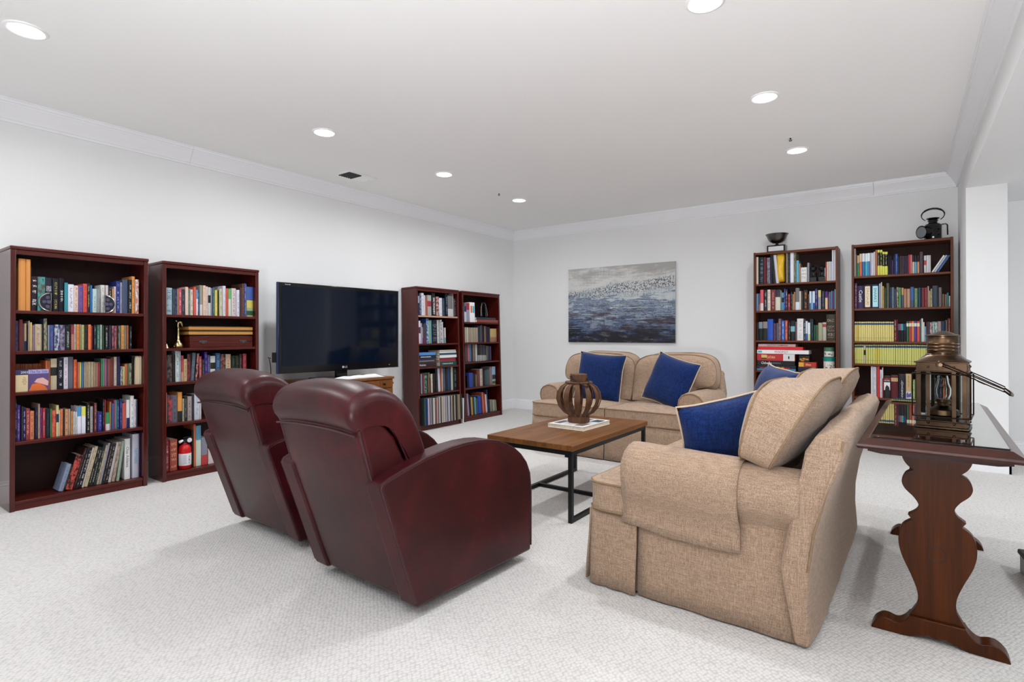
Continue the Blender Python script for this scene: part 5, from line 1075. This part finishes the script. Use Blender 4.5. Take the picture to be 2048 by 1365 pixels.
c = n.mix(n.math('MULTIPLY', wht, .8), c, srgb('d4d9da'))
grey = n.ramp(n.noise(n.coords((2, 1, 7), loc=(9, 0, 4)), 2.4, 5, .65), [(.54, (0, 0, 0)), (.68, (1, 1, 1))])
c = n.mix(n.math('MULTIPLY', grey, .45), c, srgb('8d8c90'))
n.base(c); n.set(Roughness=.6); n.bump(fi, .3, .002)
MB().box(-.765, .765, -.036, -.033, -.512, .512).build('painted_face', n.m, t, smooth=0)
MB().box(-.765, .765, -.033, 0, -.512, .512).build('stretcher', flat('canvas', 'b9bbbd', .8), t, smooth=0)

# ------------------------------------------------------------------ things on top of the tall bookcases
t = thing('trophy_bowl', 'tarnished silver trophy bowl on a black plinth, on the tall bookcase by the canvas', 'trophy', at(-1.14, 6.53, 2.0165))
MB().box(-.092, .092, -.06, .06, 0, .078).build('plinth', M['black_plastic'], t, bevel=.003)
MB().box(-.075, .075, -.0625, -.0605, .014, .064).build('name_plate', flat('plate', 'd4d6da', .3), t)
MB().lathe([(.0005, .0785), (.03, .079), (.022, .088), (.012, .095), (.016, .103), (.045, .108), (.075, .125), (.093, .155), (.103, .185), (.113, .2), (.116, .203), (.112, .204), (.1, .188), (.089, .158), (.07, .13), (.0005, .112)], 36).build('bowl', M['pewter'], t, smooth=50)
t = thing('railway_lamp', 'black railway hand lamp with a round glass lens on the tall bookcase by the pillar', 'lamp', at(.215, 6.53, 2.0165))
K = M['black_plastic']
MB().lathe([(.0005, 0), (.07, 0), (.072, .006), (.068, .012), (.068, .135), (.06, .15), (.036, .162), (.034, .178), (.042, .182), (.042, .188), (.03, .192), (.052, .203), (.05, .21), (.02, .214), (.0005, .215)], 28).build('lamp_body', K, t, smooth=45)
dv = Vector((-.75, -.66, 0)).normalized()
ln = MB().cyl(Vector((0, 0, .078)) + dv * .055, Vector((0, 0, .074)) + dv * .12, .05, .062, 28).build('lens_barrel', K, t)
MB().cyl(Vector((0, 0, .074)) + dv * .1195, Vector((0, 0, .074)) + dv * .124, .055, .05, 28).build('lens', flat('lens', '70757a', .12), ln)
lp = [(.088 * math.cos(R(a)), 0, .24 + .062 * math.sin(R(a))) for a in range(-50, 231, 20)]
MB().tube([(-.02, 0, .185)][:0] + [(x, 0, z) for x, y, z in lp], [.004] * 3 + [.006] * 2 + [.009] * 5 + [.006] * 2 + [.004] * (len(lp) - 12), 8).build('carry_handle', K, t)
MB().tube([(.065, 0, .145), (.095, 0, .146), (.108, 0, .135), (.11, 0, .04)], .006, 6).build('side_handle', K, t)
MB().cyl((.0, -.066, .02), (0, -.074, .02), .008, None, 10).build('wick_knob', M['chrome'], t)
for z in (.05, .1): MB().box(.03, .06, -.062, -.045, z, z + .004).build('hinge', K, t)

# ------------------------------------------------------------------ things standing on the shelves
def half_wheel(label, s, flat_right):
    t = thing('half_wheel_bookend', label, 'bookend', on('c1', s, .012, 1.2726), 'half wheel bookends')
    sg = -1 if flat_right else 1; r = .060 if flat_right else .062
    arc = [(sg * r * math.cos(R(-90 + 180 * i / 18)), .06 + r * math.sin(R(-90 + 180 * i / 18))) for i in range(19)]
    b = MB().prism(arc, 1, .004, .016); b.build('web', flat('web', '1b1a26', .35), t, smooth=40)
    MB().tube([(x, .003, z) for x, z in arc], .0032, 6, True).build('rim', M['chrome'], t)
    for a in (-60, 0, 60):
        MB().cyl((sg * r * .58 * math.cos(R(a)), .003, .06 + r * .58 * math.sin(R(a))), (sg * r * .58 * math.cos(R(a)), .0005, .06 + r * .58 * math.sin(R(a))), .011, None, 14).build('hole_rim', flat('hub', '4c4866', .3), t)
    MB().cyl((sg * .012, .003, .06), (sg * .012, -.002, .06), .012, None, 14).build('hub', flat('hub', '4c4866', .3), t)
    b = MB()
    for i in range(1, 18): b.box(arc[i][0] * 1.0 - .002, arc[i][0] + .002, .006, .014, arc[i][1] - .004, arc[i][1] + .004)
    b.build('gear_tooth', flat('web', '1b1a26', .35), t, smooth=0)
half_wheel('black half-wheel bookend bulging left in front of the teal book, top shelf, leftmost bookcase', .204, True)
half_wheel('black half-wheel bookend bulging right in front of white books, top shelf, leftmost bookcase', .50, False)
# desk calendar box and its cover panel
t = thing('desk_calendar', 'small cream desk calendar box standing left of the purple cover, leftmost bookcase', 'calendar', on('c1', .031, .03, .7516))
MB().box(0, .062, 0, .07, 0, .108).build('box', flat('card', 'd9c49c', .7), t, bevel=.001)
MB().box(-.001, .063, -.001, .071, .108, .14).build('lid', flat('card', '30305a', .6), t, bevel=.001)
text('2003', .036, .014, flat('ink', 'e8e8f0'), t, Matrix.Translation((.044, -.0016, .124)))
text('The\nFINAL\nOff-The-\nWall', .026, .05, flat('ink', '7a6a4a'), t, Matrix.Translation((.045, -.0006, .07)))
t = thing('calendar_cover', 'square purple calendar cover with an orange patch, leftmost bookcase', 'calendar', on('c1', .0945, .034, .7516))
MB().box(0, .104, 0, .055, 0, .14).build('panel', flat('card', '55447a', .5), t, bevel=.0008)
MB().box(.001, .103, -.0008, -.0002, .113, .139).build('title_band', flat('card', 'a9a3d0', .5), t, smooth=0)
text('The Far Side', .088, .017, flat('ink', '34306a'), t, Matrix.Translation((.052, -.0014, .126)))
MB().prism([(.004, .002), (.1, .002), (.085, .03), (.05, .052), (.02, .045)], 1, -.001, -.0002).build('orange_patch', flat('card', 'd8682a', .5), t, smooth=0)
MB().prism([(.03, .058), (.055, .05), (.1, .03), (.103, .06), (.075, .085), (.045, .08)], 1, -.0011, -.0003).build('pale_patch', flat('card', 'dba9a0', .5), t, smooth=0)
t = thing('paper_stack', 'ragged stack of old cream papers standing at the right end, third shelf of leftmost bookcase', 'papers', on('c1', .697, .03, .7516))
for i in range(6): MB().box(.0065 * i, .0065 * i + .0058, .002 * (i % 3), .16, 0, .2 + .004 * ((i * 5) % 3)).build('sheaf', flat('sheaf', ('d8c6a8', 'c9b596', 'e0d2b8')[i % 3], .9), t, bevel=.001)

# second bookcase: brass bird, small brass bell, inlaid boxes, extinguisher
t = thing('brass_bird', 'polished brass long-necked bird figurine beside the stacked boxes, second bookcase', 'figurine', on('c2', .146, .09, 1.0136))
PB = M['polished_brass']
MB().lathe([(.0005, 0), (.034, 0), (.039, .006), (.039, .02), (.034, .036), (.022, .05), (.0135, .066), (.0105, .1), (.0085, .14), (.0075, .165), (.0005, .17)], 28).build('body', PB, t, smooth=60)
MB().tube(catmull([(-.001, 0, .16), (-.002, 0, .185), (.004, 0, .203), (.016, 0, .205), (.024, 0, .19), (.032, 0, .168)], 5), [.008] * 6 + [.009] * 8 + [.0105] * 5 + [.008] * 4 + [.005] * 3, 10).build('head', PB, t, smooth=180)
MB().tube([(-.006 - .012 * i / 3, 0, .205 + .004 * i) for i in range(4)], [.004, .005, .004, .002], 6).build('crest', PB, t)
t = thing('brass_bell', 'small brass bell half hidden at the left end, second shelf of second bookcase', 'bell', on('c2', .058, .10, 1.0136))
MB().lathe([(.022, 0), (.027, .001), (.022, .012), (.017, .028), (.01, .04), (.004, .044), (.006, .056), (.007, .068), (.0005, .074)], 20).build('bell_body', PB, t, smooth=60)
MB().cyl((0, 0, .002), (0, 0, .02), .005, .003, 8).build('clapper', PB, t)
inl = NT('inlaid_border'); ck_ = inl.n('ShaderNodeTexChecker'); inl.l(inl.coords((1, 1, 1)), ck_.inputs[0]); ck_.inputs['Scale'].default_value = 130
nz = inl.noise(inl.coords((60, 60, 60)), 1, 2)
inl.base(inl.mix(nz, inl.mix(ck_.outputs['Fac'], srgb('9a6a28'), srgb('d9b060')), srgb('b3792c'))); inl.set(Roughness=.35)
t = thing('inlaid_box', 'long box with two gold inlaid borders on top of the dark wooden case, second bookcase', 'box', on('c2', .20, .03, 1.1115))
MB().box(0, .515, .002, .2, 0, .075).build('box_body', flat('boxwood', '3a1c14', .35), t, bevel=.002)
for z in (.008, .046): MB().box(-.001, .516, 0, .0018, z, z + .022).box(-.0018, -.0002, .002, .2, z, z + .022).build('inlay_border', inl.m, t, smooth=0)
t = thing('wooden_case', 'dark wooden case with two brass clasps under the inlaid box, second bookcase', 'box', on('c2', .205, .03, 1.0136))
MB().box(0, .51, 0, .2, 0, .045).build('case_bottom', M['mahogany_shelf'], t, bevel=.003)
MB().box(0, .51, 0, .2, .046, .092).build('case_lid', M['mahogany_shelf'], t, bevel=.003)
for s in (.10, .425): MB().box(s - .03, s + .03, -.004, -.0002, .04, .056).box(s - .012, s + .012, -.007, -.004, .032, .052).build('clasp', M['pewter'], t, bevel=.001)
t = thing('fire_extinguisher', 'small red fire extinguisher with a white label on the bottom shelf, second bookcase', 'extinguisher', on('c2', .187, .075, .0616))
red = flat('red_enamel', 'c4141a', .25)
MB().lathe([(.0005, 0), (.038, 0), (.044, .006), (.044, .15), (.041, .168), (.03, .185), (.016, .193), (.015, .203), (.0005, .204)], 32).build('tank', red, t, smooth=50)
MB().lathe([(.0445, .028), (.0448, .029), (.0448, .12), (.0445, .121)], 32).build('label_band', flat('label', 'dcdce0', .5), t)
for s_, dx, dz in (('A', .012, .095), ('B', .012, .072), ('C', .012, .049)):
    text(s_, .012, .016, flat('ink', '2a2a30'), t, Matrix.Rotation(R(14), 4, 'Z') @ Matrix.Translation((dx * .3, -.0455, dz)))
for j in range(6): MB().box(-.012, .012, -.0004, 0, 0, .003, 0, Matrix.Rotation(R(-22), 4, 'Z') @ Matrix.Translation((0, -.0452, .045 + .012 * j))).build('label_line', flat('ink', '8a8a98'), t, smooth=0)
MB().cyl((0, 0, .2), (0, 0, .222), .017, .014, 16).build('valve', M['charcoal'], t)
MB().box(-.014, .05, -.008, .008, .222, .232).box(-.014, .055, -.008, .008, .238, .246).build('lever', M['charcoal'], t, bevel=.003)
g = MB().cyl((.022, -.022, .222), (.022, -.031, .222), .019, None, 20).build('gauge', M['chrome'], t)
MB().cyl((.022, -.0312, .222), (.022, -.032, .222), .015, None, 20).build('gauge_face', flat('label', 'dcdce0', .5), g)
MB().box(-.001, .001, -.0008, 0, -.001, .012, 0, Matrix.Translation((.022, -.0322, .222)) @ Matrix.Rotation(R(-40), 4, 'Y')).build('gauge_needle', flat('ink', '2a2a30'), g)
MB().cyl((-.02, -.008, .222), (-.045, -.016, .214), .009, .011, 14).build('nozzle', M['white_paint'], t)
MB().cyl((.044, .02, .02), (.052, .02, .02), .006, None, 8).tube([(.05, .02, .02), (.055, .02, .1), (.05, .015, .17), (.03, .01, .2)], .005, 6).build('hose', M['charcoal'], t)

# corner bookcase: white box, two black figurines
t = thing('card_box', 'white box with an orange and a blue mark on the top shelf, corner bookcase', 'box', on('c4', .183, .03, 1.2806))
MB().box(0, .098, 0, .19, 0, .262).build('box', flat('card', 'e9e9ec', .5), t, bevel=.001)
MB().box(.014, .046, -.0008, -.0002, .125, .215).build('orange_mark', flat('mark', 'e07030', .5), t, smooth=0)
MB().box(.056, .088, -.0008, -.0002, .125, .215).build('blue_mark', flat('mark', '28a8c8', .5), t, smooth=0)
def figurine(label, s, z, flip):
    t = thing('glass_figurine', label, 'figurine', on('c4', s, .085, z), 'black figurines')
    f = -1 if flip else 1
    MB().lathe([(.0005, 0), (.034, 0), (.036, .006), (.03, .012), (.0005, .014)], 20).build('foot', M['black_plastic'], t)
    MB().tube(catmull([(0, 0, .012), (f * .006, 0, .05), (f * .002, 0, .1), (f * .012, 0, .15), (f * .022, 0, .185), (f * .02, 0, .205)], 5), [.022] * 4 + [.02] * 5 + [.015] * 5 + [.011] * 5 + [.01] * 4 + [.006] * 3, 12).build('body', M['black_plastic'], t, smooth=180)
    MB().sphere((f * .03, -.004, .2), .016, 12, 8, sc=(1.3, .9, 1)).build('head', M['black_plastic'], t)
    MB().tube(catmull([(f * -.006, -.019, .03), (f * -.002, -.016, .09), (f * .008, -.012, .15), (f * .022, -.008, .2)], 4), .0042, 6).build('silver_highlight', M['chrome'], t)  # highlight on the glossy body, modelled as a chrome strip
figurine('glossy black figurine with a modelled silver highlight, left of the pair on the corner bookcase', .47, 1.3485, False)
figurine('glossy black figurine with a modelled silver highlight, right of the pair on the corner bookcase', .585, 1.3485, True)
# white board slid between two bookcases
o = MB().box(0, .019, 0, .2, 0, .31).build('white_board', M['white_paint'], bevel=.002); o.matrix_world = Matrix.Translation((-4.53, 5.19, .0)) @ Matrix.Rotation(R(90), 4, 'Z') @ Matrix.Translation((0, 0, .001))
tag(o, 'narrow white board standing in the gap between the record bookcase and corner bookcase', 'board')

# tall bookcase by the canvas: games, canisters, lion bookends, yellow bag
def game(s, b, z, w, d, h, col, label, ttl=None, ink='ffffff', tw=.5, th=.6, tx=0, bands=()):
    t = thing('game_box', label, 'game', on('c5', s, b, z + .0008), 'board games on the tall bookcase')
    MB().box(0, w, 0, d, 0, h * .98).build('box_lid', flat('gamebox', col, .4), t, bevel=.0012)
    MB().box(.002, w - .002, .002, d - .002, -.0004, .002).build('box_tray', flat('gametray', 'd8d4cc', .6), t)
    for (x0, x1, z0, z1, c) in bands: MB().box(x0 * w, x1 * w, -.0007, -.0001, z0 * h, z1 * h).build('print_block', flat('print', c, .4), t, smooth=0)
    if ttl == '~': scribble(w * tw, h * th, flat('ink', ink), t, Matrix.Translation((w * (.5 + tx), -.0012, h * .5)), 5)
    elif ttl: text(ttl, w * tw, h * th, flat('ink', ink), t, Matrix.Translation((w * (.5 + tx), -.0016, h * .5)))
    return t
z = .724
game(.024, .03, z, .385, .2, .058, '1c2234', 'dark blue board game box with yellow lettering, bottom of the game stack', 'BATTLESHIP', 'f0b840', .42, .5, 0, ((0, .25, .02, .35, '3a88b8'), (.72, 1, .02, .4, '3a88b8'), (.08, .85, .38, .6, 'b82a30')))
game(.026, .034, z + .0595, .375, .2, .047, '15161c', 'black board game box with rounded white lettering, above the dark blue one', 'Othello', 'f4f4f4', .28, .62, -.24, ((.42, .64, .35, .62, '5a6068'),))
game(.027, .03, z + .108, .375, .2, .075, 'b82a30', 'red board game box with a white right end and cream lettering', 'CATAN', 'ecd9a0', .22, .34, -.13, ((.70, .995, .02, .98, 'dcdcdc'), (.12, .27, .42, .85, 'd8b860'), (.12, .27, .22, .42, '3a4038'), (.83, .86, .3, .7, '7a3040')))
game(.028, .028, z + .184, .505, .23, .042, 'e8e8ea', 'long white board game box with red lettering in the middle of the stack', 'MONOPOLY', 'c8203a', .26, .6, -.02, ((.02, .1, .25, .75, '48b0d0'),))
game(.033, .03, z + .227, .445, .22, .034, 'd02028', 'plain red flat game box second from top of the stack')
game(.039, .03, z + .262, .37, .2, .029, 'c8a0a0', 'worn pinkish game box on top of the game stack', 'MASTER MIND', '5a2a30', .42, .5, -.04, ((.6, .8, .3, .6, 'a04850'),))
game(.43, .04, z, .185, .15, .05, '20283c', 'plain navy box on the shelf right of the game stack', None)
game(.435, .04, z + .051, .165, .12, .05, 'b83028', 'small red and yellow game box on the navy box', '~', 'e8b060', .3, .4, .06, ((.01, .3, .05, .95, 'e8a83a'),))
game(.437, .045, z + .102, .10, .12, .072, '1e1a16', 'black box with an orange leaf pattern on the small red box', None, bands=((.08, .3, .3, .5, 'd8902a'), (.36, .6, .35, .6, 'd8902a'), (.64, .92, .3, .52, 'c87a28'), (.2, .5, .12, .26, 'd8902a')))
def canister(z, r, h, lid, label):
    t = thing('canister', label, 'canister', on('c5', .712, .10, z + .0008), 'stacked canisters')
    MB().lathe([(.0005, 0), (r - .003, 0), (r, .003), (r, h), (.0005, h)], 32).build('drum', flat('tin', 'e4e2dc', .4), t, smooth=40)
    MB().lathe([(r, h * .98), (r + .002, h * .98), (r + .002, h + .038), (r - .002, h + .041), (.0005, h + .042)], 32).build('lid', flat('lid', lid, .35), t, smooth=40)
    rr = random.Random(int(z * 100))
    for i in range(9):
        a = rr.uniform(-150, -30); zz = rr.uniform(.02, h - .02); hw = rr.uniform(.006, .013)
        MB().prism([(-hw, -hw * .6), (hw, -hw * .6), (hw * .7, hw * .5), (-hw * .2, hw)], 1, -.0006, 0, X=Matrix.Rotation(R(a + 90), 4, 'Z') @ Matrix.Translation((0, -r * math.cos(hw / r) - .0003, zz))).build('printed_figure', flat('print', rr.choice(('a83030', '3a3a3a', '8a6a30', '3a6a50')), .5), t, smooth=0)
canister(.724, .052, .118, '1f8a80', 'large white printed canister with a teal lid, right end of the games shelf')
canister(.886, .047, .058, '4a7a5c', 'small white printed canister with a green lid stacked on the larger one')
def lion(label, s):
    t = thing('lion_bookend', label, 'bookend', on('c5', s, .05, 1.6716), 'black lion bookends')
    K = plain('cast_iron', '15191b', .45, .3, var=.3, scale=60, bump=.3, bscale=90)
    MB().box(-.032, .032, -.02, .03, 0, .05).build('block', K, t, bevel=.004)
    MB().sphere((0, .008, .075), .03, 14, 10, sc=(1, .9, 1.15)).build('haunches', K, t)
    for sx in (-1, 1): MB().tube([(sx * .014, -.012, .1), (sx * .017, -.02, .07), (sx * .017, -.02, .052)], [.01, .008, .011], 8).build('foreleg', K, t)
    MB().sphere((0, -.004, .135), .026, 14, 10, sc=(1.05, 1, 1)).sphere((0, -.026, .128), .012, 10, 8).build('head', K, t)
    MB().lathe([(.0005, 0), (.02, .004), (.031, .022), (.03, .04), (.012, .055), (.0005, .056)], 16, X=Matrix.Translation((0, .012, .112))).build('mane', K, t)
    for sx in (-1, 1): MB().sphere((sx * .018, .0, .16), .008, 8, 6).build('ear', K, t)
lion('black cast seated lion bookend, left of the pair on the tall bookcase by the canvas', .575)
lion('black cast seated lion bookend, right of the pair on the tall bookcase by the canvas', .653)
b = puff(rrect(.075, .31, (.02, .03, .02, .02), 4), .10, .035, .02, 6)
o = ruffle(ruffle(b, .012, 14, 3), .004, 40, 5).build('yellow_bag', plain('yellow_plastic', 'e8b828', .35, var=.12, scale=10), smooth=180)
o.matrix_world = on('c5', .262, .105, 1.6716 + .17); tag(o, 'crumpled yellow plastic bag wrapped round a folder on the tall bookcase top shelf', 'bag')
z = .43
for w, h, col, lab in ((.3, .06, 'b0a89c', 'grey game box at the foot of the lower stack, tall bookcase by the canvas'), (.28, .046, 'b08a58', 'tan game box second from bottom in the lower stack behind the pillow'), (.28, .043, 'b8925e', 'tan game box third in the lower stack behind the pillow'), (.3, .05, '7a3a3c', 'dark red game box topmost in the lower stack behind the pillow')):
    game(.03, .03, z, w, .2, h, col, lab, 'Jenga' if col == '7a3a3c' else None, 'f0e8e0', .3, .5, -.1); z += h + .001

# grey box at the right edge
t = thing('storage_box', 'grey storage box with a dark lid on the carpet at the right picture edge', 'box', at(.652, 3.30, 0, 6))
MB().box(-.2, .2, -.2, .2, .001, .085).build('box_body', M['grey_box'], t, bevel=.006)
MB().box(-.207, .207, -.207, .207, .085, .108).build('lid', M['charcoal'], t, bevel=.006)
MB().box(-.06, .06, -.012, .012, .1085, .118).build('lid_handle', M['charcoal'], t, bevel=.004)
